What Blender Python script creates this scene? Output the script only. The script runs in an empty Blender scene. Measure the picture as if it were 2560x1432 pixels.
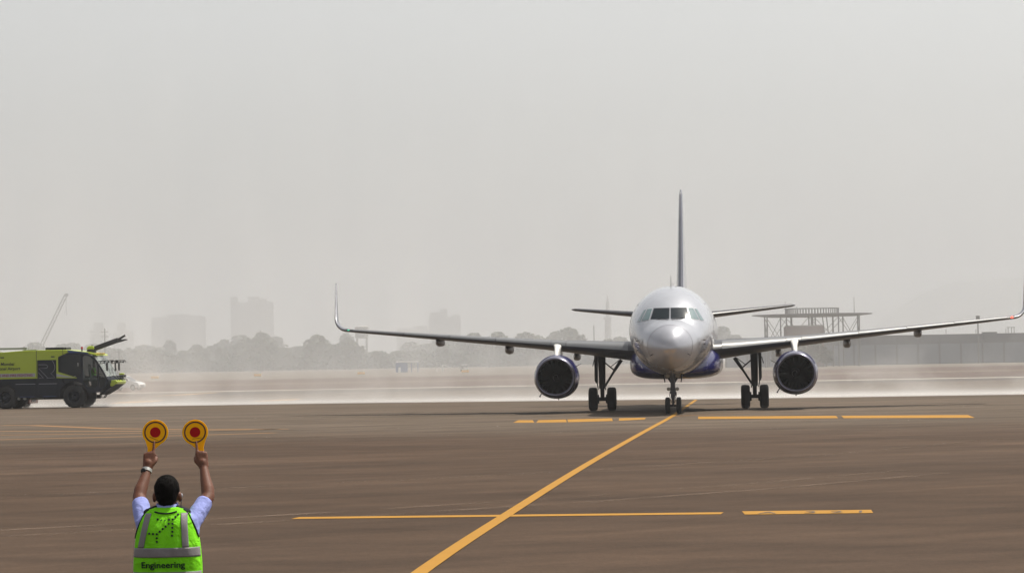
import bpy, bmesh, math, random
from mathutils import Vector, Matrix, noise

# ------------------------------------------------------------------ camera, world, sun, exposure
scene = bpy.context.scene
COL = scene.collection
R = math.radians
CAM_H = 2.45
cam_data = bpy.data.cameras.new('camera')
cam_data.sensor_width = 36.0
cam_data.lens = 36.0 * 7600.0 / 2560.0
cam_data.clip_start = 0.5
cam_data.clip_end = 30000.0
cam = bpy.data.objects.new('camera', cam_data)
COL.objects.link(cam)
cam.matrix_world = (Matrix.Translation((0, 0, CAM_H))
                    @ Matrix.Rotation(math.pi / 2 + math.atan(191.65 / 7600.0), 4, 'X')
                    @ Matrix.Rotation(-0.0187, 4, 'Z'))
scene.camera = cam

SUN = Vector((0.42, 0.22, 0.88)).normalized()
sun_el = math.asin(SUN.z)
sun_az = math.atan2(SUN.x, SUN.y)
world = bpy.data.worlds.new('World')
scene.world = world
world.use_nodes = True
wn = world.node_tree
wn.nodes.clear()
w_out = wn.nodes.new('ShaderNodeOutputWorld')
w_bg = wn.nodes.new('ShaderNodeBackground')
w_sky = wn.nodes.new('ShaderNodeTexSky')
w_sky.sky_type = 'NISHITA'
w_sky.sun_disc = False
w_sky.sun_elevation = sun_el
w_sky.sun_rotation = sun_az
w_sky.altitude = 10.0
w_sky.air_density = 1.0
w_sky.dust_density = 2.2
w_sky.ozone_density = 1.0
w_hsv = wn.nodes.new('ShaderNodeHueSaturation')
w_hsv.inputs['Saturation'].default_value = 0.22
wn.links.new(w_sky.outputs[0], w_hsv.inputs['Color'])
w_tint = wn.nodes.new('ShaderNodeMix')      # dusty air: a touch warmer than the clean model
w_tint.data_type = 'RGBA'
w_tint.blend_type = 'MULTIPLY'
w_tint.inputs['Factor'].default_value = 1.0
w_tint.inputs[7].default_value = (1.025, 1.01, 0.975, 1.0)
wn.links.new(w_hsv.outputs[0], w_tint.inputs[6])
wn.links.new(w_tint.outputs[2], w_bg.inputs['Color'])
w_bg.inputs['Strength'].default_value = 0.128
wn.links.new(w_bg.outputs[0], w_out.inputs['Surface'])

sun_data = bpy.data.lights.new('sun', 'SUN')
sun_data.energy = 5.0
sun_data.angle = R(0.8)
sun_data.color = (1.0, 0.93, 0.82)
sun = bpy.data.objects.new('sun', sun_data)
COL.objects.link(sun)
sun.rotation_euler = (-SUN).to_track_quat('-Z', 'Y').to_euler()
sun.location = (0, 0, 300)

scene.view_settings.view_transform = 'Standard'
scene.view_settings.look = 'None'
scene.view_settings.gamma = 1.0
scene.view_settings.use_curve_mapping = False
scene.view_settings.exposure = 0.27
scene.render.engine = 'CYCLES'
scene.cycles.use_denoising = True
scene.cycles.volume_bounces = 3
scene.cycles.max_bounces = 8
scene.cycles.transparent_max_bounces = 12

random.seed(7)

# ------------------------------------------------------------------ helpers
def srgb(r, g, b):
    f = lambda c: c / 12.92 if c <= 0.04045 else ((c + 0.055) / 1.055) ** 2.4
    return (f(r / 255.0), f(g / 255.0), f(b / 255.0))

MATS = {}
def mat(name, color, rough=0.5, metal=0.0, var=0.06, scale=3.0, coat=0.0, bump=0.0, bscale=40.0,
        trans=0.0, ior=1.45, alpha=1.0, emit=None, emit_s=0.0, stretch=None, spec=0.5):
    m = bpy.data.materials.new(name)
    m.use_nodes = True
    nt = m.node_tree
    b = nt.nodes['Principled BSDF']
    b.inputs['Roughness'].default_value = rough
    b.inputs['Metallic'].default_value = metal
    b.inputs['Coat Weight'].default_value = coat
    b.inputs['Coat Roughness'].default_value = 0.08
    b.inputs['Transmission Weight'].default_value = trans
    b.inputs['IOR'].default_value = ior
    b.inputs['Alpha'].default_value = alpha
    b.inputs['Specular IOR Level'].default_value = spec
    tc = nt.nodes.new('ShaderNodeTexCoord')
    vec = tc.outputs['Object']
    if stretch:
        mp = nt.nodes.new('ShaderNodeMapping')
        mp.inputs['Scale'].default_value = stretch
        nt.links.new(vec, mp.inputs['Vector'])
        vec = mp.outputs['Vector']
    nz = nt.nodes.new('ShaderNodeTexNoise')
    nz.inputs['Scale'].default_value = scale
    nz.inputs['Detail'].default_value = 5.0
    nt.links.new(vec, nz.inputs['Vector'])
    mx = nt.nodes.new('ShaderNodeMix')
    mx.data_type = 'RGBA'
    nt.links.new(nz.outputs['Fac'], mx.inputs['Factor'])
    mx.inputs[6].default_value = tuple(max(0, c * (1 - var)) for c in color[:3]) + (1,)
    mx.inputs[7].default_value = tuple(min(1, c * (1 + var)) for c in color[:3]) + (1,)
    nt.links.new(mx.outputs[2], b.inputs['Base Color'])
    if bump > 0:
        n2 = nt.nodes.new('ShaderNodeTexNoise')
        n2.inputs['Scale'].default_value = bscale
        n2.inputs['Detail'].default_value = 4.0
        nt.links.new(tc.outputs['Object'], n2.inputs['Vector'])
        bp = nt.nodes.new('ShaderNodeBump')
        bp.inputs['Strength'].default_value = bump
        bp.inputs['Distance'].default_value = 0.02
        nt.links.new(n2.outputs['Fac'], bp.inputs['Height'])
        nt.links.new(bp.outputs['Normal'], b.inputs['Normal'])
    if emit:
        b.inputs['Emission Color'].default_value = tuple(emit) + (1,)
        b.inputs['Emission Strength'].default_value = emit_s
    MATS[name] = m
    return m

def tag(o, label=None, cat=None, group=None, kind=None):
    if label: o['label'] = label
    if cat: o['category'] = cat
    if group: o['group'] = group
    if kind: o['kind'] = kind
    return o

def empty(name, loc=(0, 0, 0), rz=0.0, label=None, cat=None, group=None, parent=None):
    o = bpy.data.objects.new(name, None)
    COL.objects.link(o)
    o.location = loc
    o.rotation_euler = (0, 0, rz)
    o.empty_display_size = 0.3
    if parent: o.parent = parent
    tag(o, label, cat, group)
    return o

def link_mesh(name, me, m, parent=None, loc=None, rot=None):
    o = bpy.data.objects.new(name, me)
    COL.objects.link(o)
    if m and not me.materials: me.materials.append(m)
    if parent: o.parent = parent
    if loc is not None: o.location = loc
    if rot is not None: o.rotation_euler = rot
    return o

def copy_tree(o, parent=None):
    c = o.copy()
    COL.objects.link(c)
    c.parent = parent
    for ch in list(o.children):
        copy_tree(ch, c)
    return c

class MB:
    def __init__(s):
        s.v = []; s.f = []
    def add(s, vs, fs):
        n = len(s.v)
        s.v += [tuple(p) for p in vs]
        s.f += [tuple(i + n for i in q) for q in fs]
        return s
    def box(s, c, d, rot=None):
        hx, hy, hz = d[0] / 2, d[1] / 2, d[2] / 2
        vs = [Vector((x, y, z)) for x in (-hx, hx) for y in (-hy, hy) for z in (-hz, hz)]
        if rot is not None: vs = [rot @ p for p in vs]
        vs = [p + Vector(c) for p in vs]
        return s.add(vs, [(0, 1, 3, 2), (4, 6, 7, 5), (0, 4, 5, 1), (2, 3, 7, 6), (0, 2, 6, 4), (1, 5, 7, 3)])
    def bar(s, a, b, w, h=None):
        a = Vector(a); b = Vector(b); d = b - a
        q = d.to_track_quat('Z', 'Y').to_matrix()
        return s.box((a + b) / 2, (w, h or w, d.length), q)
    def rings(s, rings, caps=True, closed=True):
        n = len(rings[0]); base = len(s.v)
        for r in rings: s.v += [tuple(p) for p in r]
        for i in range(len(rings) - 1):
            for j in range(n if closed else n - 1):
                k = (j + 1) % n
                s.f.append((base + i * n + j, base + i * n + k, base + (i + 1) * n + k, base + (i + 1) * n + j))
        if caps:
            s.f.append(tuple(base + j for j in range(n))[::-1])
            s.f.append(tuple(base + (len(rings) - 1) * n + j for j in range(n)))
        return s
    def tube(s, pts, radii, n=12, caps=True, flat=1.0):
        pts = [Vector(p) for p in pts]
        if not hasattr(radii, '__len__'): radii = [radii] * len(pts)
        rs = []; ref = None
        for i, p in enumerate(pts):
            d = (pts[min(i + 1, len(pts) - 1)] - pts[max(i - 1, 0)]).normalized()
            if ref is None:
                ref = Vector((0, 0, 1)) if abs(d.z) < 0.9 else Vector((1, 0, 0))
            u = (ref - d * ref.dot(d)).normalized(); w = d.cross(u); ref = u
            rs.append([p + (u * math.cos(2 * math.pi * j / n) + w * flat * math.sin(2 * math.pi * j / n)) * radii[i] for j in range(n)])
        return s.rings(rs, caps)
    def capsule(s, pts, radii, n=12, flat=1.0):
        # tube with rounded ends
        pts = [Vector(p) for p in pts]
        if not hasattr(radii, '__len__'): radii = [radii] * len(pts)
        a = (pts[0] - pts[1]).normalized(); b = (pts[-1] - pts[-2]).normalized()
        P = []; Q = []
        for t in (0.98, 0.8, 0.45):
            P.append(pts[0] + a * radii[0] * t); Q.append(radii[0] * math.sqrt(1 - t * t))
        P += pts; Q += list(radii)
        for t in (0.45, 0.8, 0.98):
            P.append(pts[-1] + b * radii[-1] * t); Q.append(radii[-1] * math.sqrt(1 - t * t))
        return s.tube(P, Q, n, True, flat)
    def ellipsoid(s, c, r, nu=16, nv=10):
        c = Vector(c); rs = []
        for i in range(nv + 1):
            t = math.pi * (i + 0.02) / (nv + 0.04)
            rs.append([c + Vector((r[0] * math.sin(t) * math.cos(2 * math.pi * j / nu), r[1] * math.sin(t) * math.sin(2 * math.pi * j / nu), -r[2] * math.cos(t))) for j in range(nu)])
        return s.rings(rs)
    def lathe(s, prof, n=32, origin=(0, 0, 0), axis='Y', caps=False):
        # prof: list of (along, radius)
        o = Vector(origin); rs = []
        for a, r in prof:
            ring = []
            for j in range(n):
                t = 2 * math.pi * j / n
                c, d = r * math.cos(t), r * math.sin(t)
                p = {'Y': (c, a, d), 'X': (a, c, d), 'Z': (c, d, a)}[axis]
                ring.append(o + Vector(p))
            rs.append(ring)
        return s.rings(rs, caps)
    def prism(s, poly, y0, y1, plane='XZ'):
        n = len(poly)
        def P(p, t):
            return {'XZ': (p[0], t, p[1]), 'XY': (p[0], p[1], t), 'YZ': (t, p[0], p[1])}[plane]
        vs = [P(p, y0) for p in poly] + [P(p, y1) for p in poly]
        fs = [tuple(range(n)), tuple(range(2 * n - 1, n - 1, -1))] + [(i, i + n, (i + 1) % n + n, (i + 1) % n) for i in range(n)]
        return s.add(vs, fs)
    def mesh(s, name, smooth=40, fix=True):
        me = bpy.data.meshes.new(name)
        me.from_pydata(s.v, [], s.f)
        if fix:
            bm = bmesh.new(); bm.from_mesh(me)
            bmesh.ops.recalc_face_normals(bm, faces=bm.faces)
            bm.to_mesh(me); bm.free()
        if smooth:
            for p in me.polygons: p.use_smooth = True
            me.set_sharp_from_angle(angle=R(smooth))
        me.update()
        return me
    def build(s, name, m, parent=None, smooth=40, bevel=0.0, loc=None, rot=None, fix=True):
        o = link_mesh(name, s.mesh(name, smooth, fix), m, parent, loc, rot)
        if bevel:
            md = o.modifiers.new('bevel', 'BEVEL')
            md.width = bevel; md.segments = 2; md.limit_method = 'ANGLE'; md.angle_limit = R(35)
        return o

def text_mesh(txt, size, align='LEFT', shear=0.0, extrude=0.004, spacing=1.0, bold=0.0):
    cu = bpy.data.curves.new('lettering', 'FONT')
    cu.body = txt; cu.size = size; cu.align_x = align; cu.shear = shear
    cu.extrude = extrude; cu.space_character = spacing; cu.resolution_u = 4
    cu.offset = bold
    ob = bpy.data.objects.new('lettering', cu)
    COL.objects.link(ob)
    dg = bpy.context.evaluated_depsgraph_get()
    me = bpy.data.meshes.new_from_object(ob.evaluated_get(dg))
    bpy.data.objects.remove(ob); bpy.data.curves.remove(cu)
    me.materials.clear()
    return me

def remesh(mb, voxel, smooth_it=6, name='body'):
    me = mb.mesh(name, 0)
    ob = bpy.data.objects.new('tmp', me); COL.objects.link(ob)
    md = ob.modifiers.new('r', 'REMESH'); md.mode = 'VOXEL'; md.voxel_size = voxel
    if smooth_it:
        ms = ob.modifiers.new('s', 'SMOOTH'); ms.iterations = smooth_it; ms.factor = 0.5
    dg = bpy.context.evaluated_depsgraph_get()
    out = bpy.data.meshes.new_from_object(ob.evaluated_get(dg))
    bpy.data.objects.remove(ob); bpy.data.meshes.remove(me)
    for p in out.polygons: p.use_smooth = True
    out.name = name
    return out

def interp(tab, x):
    if x <= tab[0][0]: return tab[0][1:]
    for i in range(len(tab) - 1):
        a, b = tab[i], tab[i + 1]
        if x <= b[0]:
            t = (x - a[0]) / (b[0] - a[0])
            return tuple(a[k] + (b[k] - a[k]) * t for k in range(1, len(a)))
    return tab[-1][1:]

def smooth_tab(tab, xs):
    # Catmull-Rom through the table (monotone enough for hull lines)
    out = []
    X = [t[0] for t in tab]
    for x in xs:
        i = 0
        while i < len(X) - 2 and x > X[i + 1]: i += 1
        x0, x1 = X[i], X[i + 1]; t = (x - x0) / (x1 - x0)
        row = [x]
        for k in range(1, len(tab[0])):
            y0, y1 = tab[i][k], tab[i + 1][k]
            m0 = (y1 - tab[i - 1][k]) / (x1 - X[i - 1]) if i > 0 else (y1 - y0) / (x1 - x0)
            m1 = (tab[i + 2][k] - y0) / (X[i + 2] - x0) if i + 2 < len(X) else (y1 - y0) / (x1 - x0)
            h = x1 - x0
            row.append((2 * t ** 3 - 3 * t ** 2 + 1) * y0 + (t ** 3 - 2 * t ** 2 + t) * h * m0 + (-2 * t ** 3 + 3 * t ** 2) * y1 + (t ** 3 - t ** 2) * h * m1)
        out.append(tuple(row))
    return out

# ------------------------------------------------------------------ ground materials
def ground_mat(name, c0, c1, d0, d1, sweep=1.0, streak=1.0):
    m = bpy.data.materials.new(name); m.use_nodes = True
    nt = m.node_tree; N = nt.nodes; L = nt.links
    b = N['Principled BSDF']
    tc = N.new('ShaderNodeTexCoord')
    def nz(scale, sx, sy, rot, detail=5, rough=0.55, dist=0.0):
        m0 = N.new('ShaderNodeMapping')          # turn first, stretch after
        m0.inputs['Rotation'].default_value = (0, 0, -rot)
        L.new(tc.outputs['Object'], m0.inputs['Vector'])
        mp = N.new('ShaderNodeMapping')
        mp.inputs['Scale'].default_value = (sx, sy, 1)
        L.new(m0.outputs['Vector'], mp.inputs['Vector'])
        n = N.new('ShaderNodeTexNoise')
        n.inputs['Scale'].default_value = scale; n.inputs['Detail'].default_value = detail
        n.inputs['Roughness'].default_value = rough; n.inputs['Distortion'].default_value = dist
        L.new(mp.outputs['Vector'], n.inputs['Vector'])
        return n.outputs['Fac']
    def ramp(fac, a, c, ca, cb):
        r = N.new('ShaderNodeValToRGB')
        r.color_ramp.elements[0].position = a; r.color_ramp.elements[0].color = ca
        r.color_ramp.elements[1].position = c; r.color_ramp.elements[1].color = cb
        L.new(fac, r.inputs['Fac']); return r.outputs['Color']
    def mul(c1, c2, fac=1.0, mode='MULTIPLY'):
        x = N.new('ShaderNodeMix'); x.data_type = 'RGBA'; x.blend_type = mode
        x.inputs['Factor'].default_value = fac
        L.new(c1, x.inputs[6]); L.new(c2, x.inputs[7]); return x.outputs[2]
    G = lambda v: (v, v, v, 1)
    # base: brown-grey against cooler grey in big patches
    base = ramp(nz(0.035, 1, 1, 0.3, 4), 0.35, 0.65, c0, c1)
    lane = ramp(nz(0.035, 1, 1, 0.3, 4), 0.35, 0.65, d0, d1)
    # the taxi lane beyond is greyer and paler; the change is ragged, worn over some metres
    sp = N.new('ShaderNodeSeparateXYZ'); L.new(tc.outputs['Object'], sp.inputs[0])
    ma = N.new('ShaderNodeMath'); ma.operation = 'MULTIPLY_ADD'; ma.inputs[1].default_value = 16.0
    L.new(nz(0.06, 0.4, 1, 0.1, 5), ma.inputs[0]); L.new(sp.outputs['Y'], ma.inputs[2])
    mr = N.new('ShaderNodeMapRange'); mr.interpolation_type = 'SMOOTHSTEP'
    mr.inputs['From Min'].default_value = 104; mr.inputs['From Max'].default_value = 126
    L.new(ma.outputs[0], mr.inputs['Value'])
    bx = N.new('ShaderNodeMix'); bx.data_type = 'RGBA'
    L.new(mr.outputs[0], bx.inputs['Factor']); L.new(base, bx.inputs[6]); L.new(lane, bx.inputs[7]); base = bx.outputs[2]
    # wide faint sweeps of dust, turned in different directions
    c = mul(base, ramp(nz(0.16, 0.35, 2.6, 0.72, 6, 0.62, 0.5), 0.34, 0.70, G(1 - 0.20 * sweep), G(1 + 0.22 * sweep)))
    c = mul(c, ramp(nz(0.11, 0.25, 3.5, -0.45, 5, 0.6, 0.7), 0.36, 0.68, G(1 - 0.16 * sweep), G(1 + 0.18 * sweep)))
    # narrow tyre streaks across the apron
    sn = nz(0.5, 0.05, 1.6, 0.03, 6, 0.65)
    sx_ = N.new('ShaderNodeMix'); sx_.data_type = 'RGBA'; L.new(mr.outputs[0], sx_.inputs['Factor'])
    L.new(ramp(sn, 0.36, 0.62, G(0.95), G(1.03)), sx_.inputs[6]); L.new(ramp(sn, 0.36, 0.62, G(1 - 0.16 * streak), G(1 + 0.10 * streak)), sx_.inputs[7])
    c = mul(c, sx_.outputs[2])
    # blotches of old spills and patched wear
    c = mul(c, ramp(nz(0.22, 1.0, 1.5, 0.2, 6, 0.65, 1.2), 0.36, 0.62, G(0.88), G(1.07)))
    c = mul(c, ramp(nz(0.35, 0.10, 2.4, 0.62, 5, 0.6, 0.4), 0.40, 0.66, G(1 - 0.05 * sweep), G(1 + 0.13 * sweep)))
    c = mul(c, ramp(nz(0.9, 1, 0.7, 0.1, 7, 0.75), 0.30, 0.70, G(0.91), G(1.09)))
    # aggregate grain and a few dark specks
    c = mul(c, ramp(nz(38, 1, 1, 0, 3, 0.7), 0.2, 0.8, G(0.62), G(1.38)))
    c = mul(c, ramp(nz(9, 1, 1, 0.4, 5, 0.75), 0.30, 0.70, G(0.80), G(1.20)))
    c = mul(c, ramp(nz(3.2, 1, 1, 0.5, 2, 0.5), 0.20, 0.27, G(0.55), G(1.0)))
    L.new(c, b.inputs['Base Color'])
    b.inputs['Roughness'].default_value = 0.82
    b.inputs['Specular IOR Level'].default_value = 0.06
    bp = N.new('ShaderNodeBump'); bp.inputs['Strength'].default_value = 0.25; bp.inputs['Distance'].default_value = 0.01
    L.new(nz(60, 1, 1, 0, 3, 0.7), bp.inputs['Height']); L.new(bp.outputs['Normal'], b.inputs['Normal'])
    return m

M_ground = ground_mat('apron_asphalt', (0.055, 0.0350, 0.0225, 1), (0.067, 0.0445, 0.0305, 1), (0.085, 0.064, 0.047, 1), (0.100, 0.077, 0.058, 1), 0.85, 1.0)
M_dirt = mat('dry_earth', (0.066, 0.038, 0.027), 0.95, var=0.35, scale=0.05, stretch=(0.5, 2.0, 1), spec=0.1)
M_pale = mat('dry_pale_ground', (0.12, 0.10, 0.08), 0.95, var=0.2, scale=0.02, spec=0.1)
M_taxi = mat('taxiway_asphalt', (0.15, 0.13, 0.115), 0.85, var=0.15, scale=0.05, stretch=(0.2, 2.0, 1))
def paint_mat(name, col, wear=0.45):
    m = mat(name, col, 0.75, var=0.10, scale=1.2, spec=0.25)
    nt = m.node_tree; b = nt.nodes['Principled BSDF']
    tc = nt.nodes.new('ShaderNodeTexCoord')
    n = nt.nodes.new('ShaderNodeTexNoise'); n.inputs['Scale'].default_value = 6.0; n.inputs['Detail'].default_value = 8; n.inputs['Roughness'].default_value = 0.7
    nt.links.new(tc.outputs['Object'], n.inputs['Vector'])
    r = nt.nodes.new('ShaderNodeValToRGB')
    r.color_ramp.elements[0].position = 0.26; r.color_ramp.elements[0].color = (0, 0, 0, 1)
    r.color_ramp.elements[1].position = 0.42; r.color_ramp.elements[1].color = (1, 1, 1, 1)
    nt.links.new(n.outputs['Fac'], r.inputs['Fac'])
    src = b.inputs['Base Color'].links[0].from_socket
    mx = nt.nodes.new('ShaderNodeMix'); mx.data_type = 'RGBA'
    nt.links.new(r.outputs['Color'], mx.inputs['Factor'])
    mx.inputs[6].default_value = tuple(c * (1 - wear) + w * wear for c, w in zip(col, (0.12, 0.095, 0.075))) + (1,)
    nt.links.new(src, mx.inputs[7]); nt.links.new(mx.outputs[2], b.inputs['Base Color'])
    return m
M_yellow = paint_mat('yellow_marking_paint', (0.31, 0.152, 0.010), 0.5)
M_yellow_old = paint_mat('faded_marking_paint', (0.225, 0.118, 0.042), 0.6)
M_white_line = paint_mat('white_marking_paint', (0.55, 0.52, 0.46), 0.3)
M_tar = mat('dark_marking_paint', (0.07, 0.055, 0.045), 0.8, var=0.2)

# ------------------------------------------------------------------ ground sheets
def sheet(name, poly, z, m, label=None):
    mb = MB(); mb.add([(x, y, z) for x, y in poly], [tuple(range(len(poly)))])
    o = mb.build(name, m, smooth=0, fix=False)
    if o.data.polygons[0].normal.z < 0: o.data.flip_normals()
    tag(o, label, kind='structure')
    return o
GS = 6000
sheet('ground', [(-GS, -300), (GS, -300), (GS, 2 * GS), (-GS, 2 * GS)], 0.0, M_ground)
sheet('dirt_strip', [(-900, 395), (-20, 335), (900, 322), (900, 622), (-15, 622), (-900, 720)], 0.02, M_dirt)
M_verge = mat('dry_grass_verge', (0.105, 0.080, 0.055), 0.95, var=0.3, scale=0.06, stretch=(0.3, 2.0, 1), spec=0.1)
M_old = mat('old_pavement', (0.048, 0.038, 0.031), 0.9, var=0.25, scale=0.05, stretch=(0.2, 2.0, 1), spec=0.1)
sheet('grass_verge', [(-900, 470), (0, 430), (900, 415), (900, 452), (0, 470), (-900, 520)], 0.03, M_verge)
sheet('old_pavement', [(-900, 330), (-20, 285), (900, 268), (900, 292), (-20, 312), (-900, 362)], 0.006, M_old)
sheet('pale_ground', [(-2500, 700), (-15, 640), (2500, 635), (5000, 11000), (-5000, 11000)], 0.04, M_pale)

def stripe(name, pts, w, z, m):
    # flat painted line of constant width along a polyline
    P = [Vector((x, y, 0)) for x, y in pts]; L = []; Rr = []
    for i, p in enumerate(P):
        d = (P[min(i + 1, len(P) - 1)] - P[max(i - 1, 0)]).normalized()
        nrm = Vector((-d.y, d.x, 0)) * (w / 2)
        L.append((p + nrm)[:2] + (z,)); Rr.append((p - nrm)[:2] + (z,))
    n = len(P); mb = MB()
    mb.add(L + Rr, [(i, i + n, i + n + 1, i + 1) for i in range(n - 1)])
    o = mb.build(name, m, smooth=0)
    if o.data.polygons[0].normal.z < 0: o.data.flip_normals()
    tag(o, kind='structure')
    return o
def curve_pts(ctrl, k=8):
    T = smooth_tab([(y, x) for x, y in ctrl], [ctrl[0][1] + (ctrl[-1][1] - ctrl[0][1]) * i / (k * (len(ctrl) - 1)) for i in range(k * (len(ctrl) - 1) + 1)])
    return [(t[1], t[0]) for t in T]
lead = curve_pts([(-1.95, 22.0), (-1.145, 36.03), (-0.143, 49.4), (1.56, 70.8), (4.18, 101.7), (6.75, 131.3), (8.05, 147.5), (11.2, 187.0)])
stripe('lead_in_line', lead, 0.205, 0.010, M_yellow)
stripe('lead_in_branch', curve_pts([(6.85, 132.2), (7.4, 133.6), (8.6, 135.4), (10.6, 136.6)], 6), 0.28, 0.014, M_yellow_old)
stripe('stop_line', [(-3.6, 49.52), (3.28, 48.5)], 0.6, 0.006, M_yellow)
sheet('stand_marking', [(3.60, 47.95), (3.63, 48.99), (5.675, 48.70), (5.59, 47.68)], 0.006, M_yellow)
for i, (ch, x) in enumerate((('A', 3.95), ('3', 4.62), ('2', 5.03), ('1', 5.40))):
    me = text_mesh(ch, 0.72, 'CENTER', extrude=0.0)
    o = link_mesh('stand_lettering', me, M_tar, None, (x, 48.78 - 0.135 * (x - 3.6) - 0.72, 0.010), (0, 0, -0.13))
    o.scale = (0.62, 1.25, 1)
    tag(o, kind='structure')
for q in ([(-0.06, 125.6), (0.17, 130.7), (0.78, 130.1), (0.81, 124.8)], [(0.89, 124.7), (1.02, 130.0), (2.20, 130.3), (2.14, 124.4)],
          [(2.19, 124.3), (2.26, 130.3), (4.20, 131.2), (4.04, 125.1)], [(4.30, 125.4), (4.50, 130.9), (5.65, 130.8), (5.45, 127.2)],
          [(7.60, 125.9), (7.92, 131.2), (13.45, 127.3), (13.0, 122.2)], [(13.2, 122.0), (13.65, 127.1), (18.45, 123.8), (17.85, 118.0)]):
    sheet('stand_bar', q, 0.006, M_yellow)
for pts in ([(-24.0, 141.9), (-22.2, 140.3), (-17.2, 129.1), (-13.7, 124.5), (-9.5, 121.0)], [(-24.5, 130.0), (-21.5, 127.4), (-14.9, 122.1), (-12.5, 121.3), (-9.0, 121.2)],
            [(-24.0, 122.0), (-20.3, 120.0), (-16.0, 118.6), (-12.0, 117.4)], [(-22.0, 110.2), (-18.85, 111.4), (-16.0, 112.2), (-12.1, 112.9), (-9.0, 114.5)]):
    stripe('faded_line', pts, 0.65, 0.006, M_yellow_old)
for q in ([(-34.6, 284), (-31.0, 290), (-30.2, 318), (-31.7, 306)], [(-30.0, 224), (-27.6, 231), (-28.0, 245), (-30.7, 238)], [(-19.4, 222), (-16.4, 226), (-16.4, 236), (-19.0, 228)]):
    sheet('taxiway_marking', q, 0.012, M_yellow)
stripe('taxiway_edge_line', [(-900, 372), (-20, 329), (60, 318), (900, 306)], 4.2, 0.010, M_white_line)

def track_mat(name, col, a):
    m = mat(name, col, 0.9, var=0.2, scale=0.8, spec=0.05)
    nt = m.node_tree; b = nt.nodes['Principled BSDF']
    tc = nt.nodes.new('ShaderNodeTexCoord'); n = nt.nodes.new('ShaderNodeTexNoise'); n.inputs['Scale'].default_value = 0.6; n.inputs['Detail'].default_value = 6
    nt.links.new(tc.outputs['Object'], n.inputs['Vector'])
    r = nt.nodes.new('ShaderNodeMapRange'); r.inputs['From Min'].default_value = 0.35; r.inputs['From Max'].default_value = 0.7; r.inputs['To Max'].default_value = a
    nt.links.new(n.outputs['Fac'], r.inputs['Value']); nt.links.new(r.outputs[0], b.inputs['Alpha'])
    return m
M_dust = track_mat('dusty_tyre_track', (0.16, 0.118, 0.09), 0.6)
M_rub = track_mat('rubber_tyre_track', (0.022, 0.019, 0.017), 0.30)
for pts in ([(-9.5, 44.3), (-7.0, 46.2), (-3.0, 49.3), (1.5, 53.6), (5.0, 57.6), (9.0, 63.5)], [(-10.0, 46.0), (-7.0, 48.2), (-3.2, 51.2), (1.3, 55.7), (4.6, 59.8), (8.4, 65.5)], [(-12, 60), (-6, 62.5), (1, 68), (8, 77), (14, 88)]):
    stripe('tyre_track', pts, 0.32, 0.0035, M_dust)
for pts in ([(-30, 120.5), (30, 116.5)], [(-30, 105), (0, 107), (30, 104)], [(-30, 150), (30, 146)]):
    stripe('tyre_track', pts, 0.9, 0.0035, M_rub)
# ------------------------------------------------------------------ aircraft
M_fus = mat('aircraft_white_paint', (0.42, 0.435, 0.475), 0.22, metal=0.42, var=0.08, scale=1.4, coat=0.5)
M_radome = mat('radome_paint', (0.38, 0.39, 0.43), 0.24, metal=0.38, var=0.05, scale=2, coat=0.5)
M_blue = mat('indigo_paint', (0.014, 0.014, 0.095), 0.25, var=0.08, scale=1, coat=0.5)
M_wing = mat('wing_grey_paint', (0.045, 0.047, 0.054), 0.36, var=0.1, scale=1.2, spec=0.4)
M_slat = mat('bare_slat_metal', (0.155, 0.16, 0.168), 0.40, metal=0.1, var=0.05, scale=2)
M_tip = mat('sharklet_grey_paint', (0.15, 0.155, 0.18), 0.3, metal=0.2, var=0.05, coat=0.4)
M_lip = mat('polished_inlet_lip', (0.17, 0.17, 0.22), 0.28, metal=0.9, var=0.05)
M_pylon = mat('pylon_white_paint', (0.74, 0.73, 0.71), 0.3, var=0.03, coat=0.4)
M_dark = mat('dark_gear_metal', (0.018, 0.019, 0.024), 0.5, metal=0.2, var=0.25, scale=6)
M_gear = mat('gear_grey_metal', (0.06, 0.06, 0.068), 0.45, metal=0.3, var=0.3, scale=8)
M_tyre = mat('tyre_rubber', (0.018, 0.018, 0.019), 0.85, var=0.3, scale=9, bump=0.2)
M_rim = mat('wheel_rim_grey', (0.22, 0.22, 0.23), 0.45, metal=0.5)
M_inlet = mat('inlet_liner_dark', (0.003, 0.0035, 0.006), 0.7, var=0.2, spec=0.05)
M_fan = mat('fan_blade_metal', (0.004, 0.0045, 0.007), 0.5, spec=0.12)
M_mark = mat('white_spinner_mark', (0.08, 0.08, 0.08), 0.5)
M_glass_cp = mat('cockpit_glass', (0.003, 0.009, 0.014), 0.10, var=0.2, spec=0.35)
M_glass_side = mat('cockpit_side_glass', (0.10, 0.16, 0.17), 0.07, var=0.1, coat=1.0)
M_line = mat('dark_panel_line', (0.10, 0.10, 0.12), 0.6)
M_frame = mat('window_frame_paint', (0.42, 0.43, 0.46), 0.35)
M_red_lamp = mat('red_navigation_lamp', (0.6, 0.02, 0.02), 0.3, emit=(1, 0.05, 0.03), emit_s=6.0)
M_green_lamp = mat('green_navigation_lamp', (0.02, 0.5, 0.3), 0.3, emit=(0.1, 1.0, 0.6), emit_s=0.25)
M_lens = mat('lamp_lens', (0.22, 0.21, 0.18), 0.15, coat=1.0)

AC = empty('airliner', (6.90, 134.05, 0), -0.0737, 'white narrow-body airliner with dark indigo belly taxiing nose-on towards the marshaller', 'aircraft')

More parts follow.
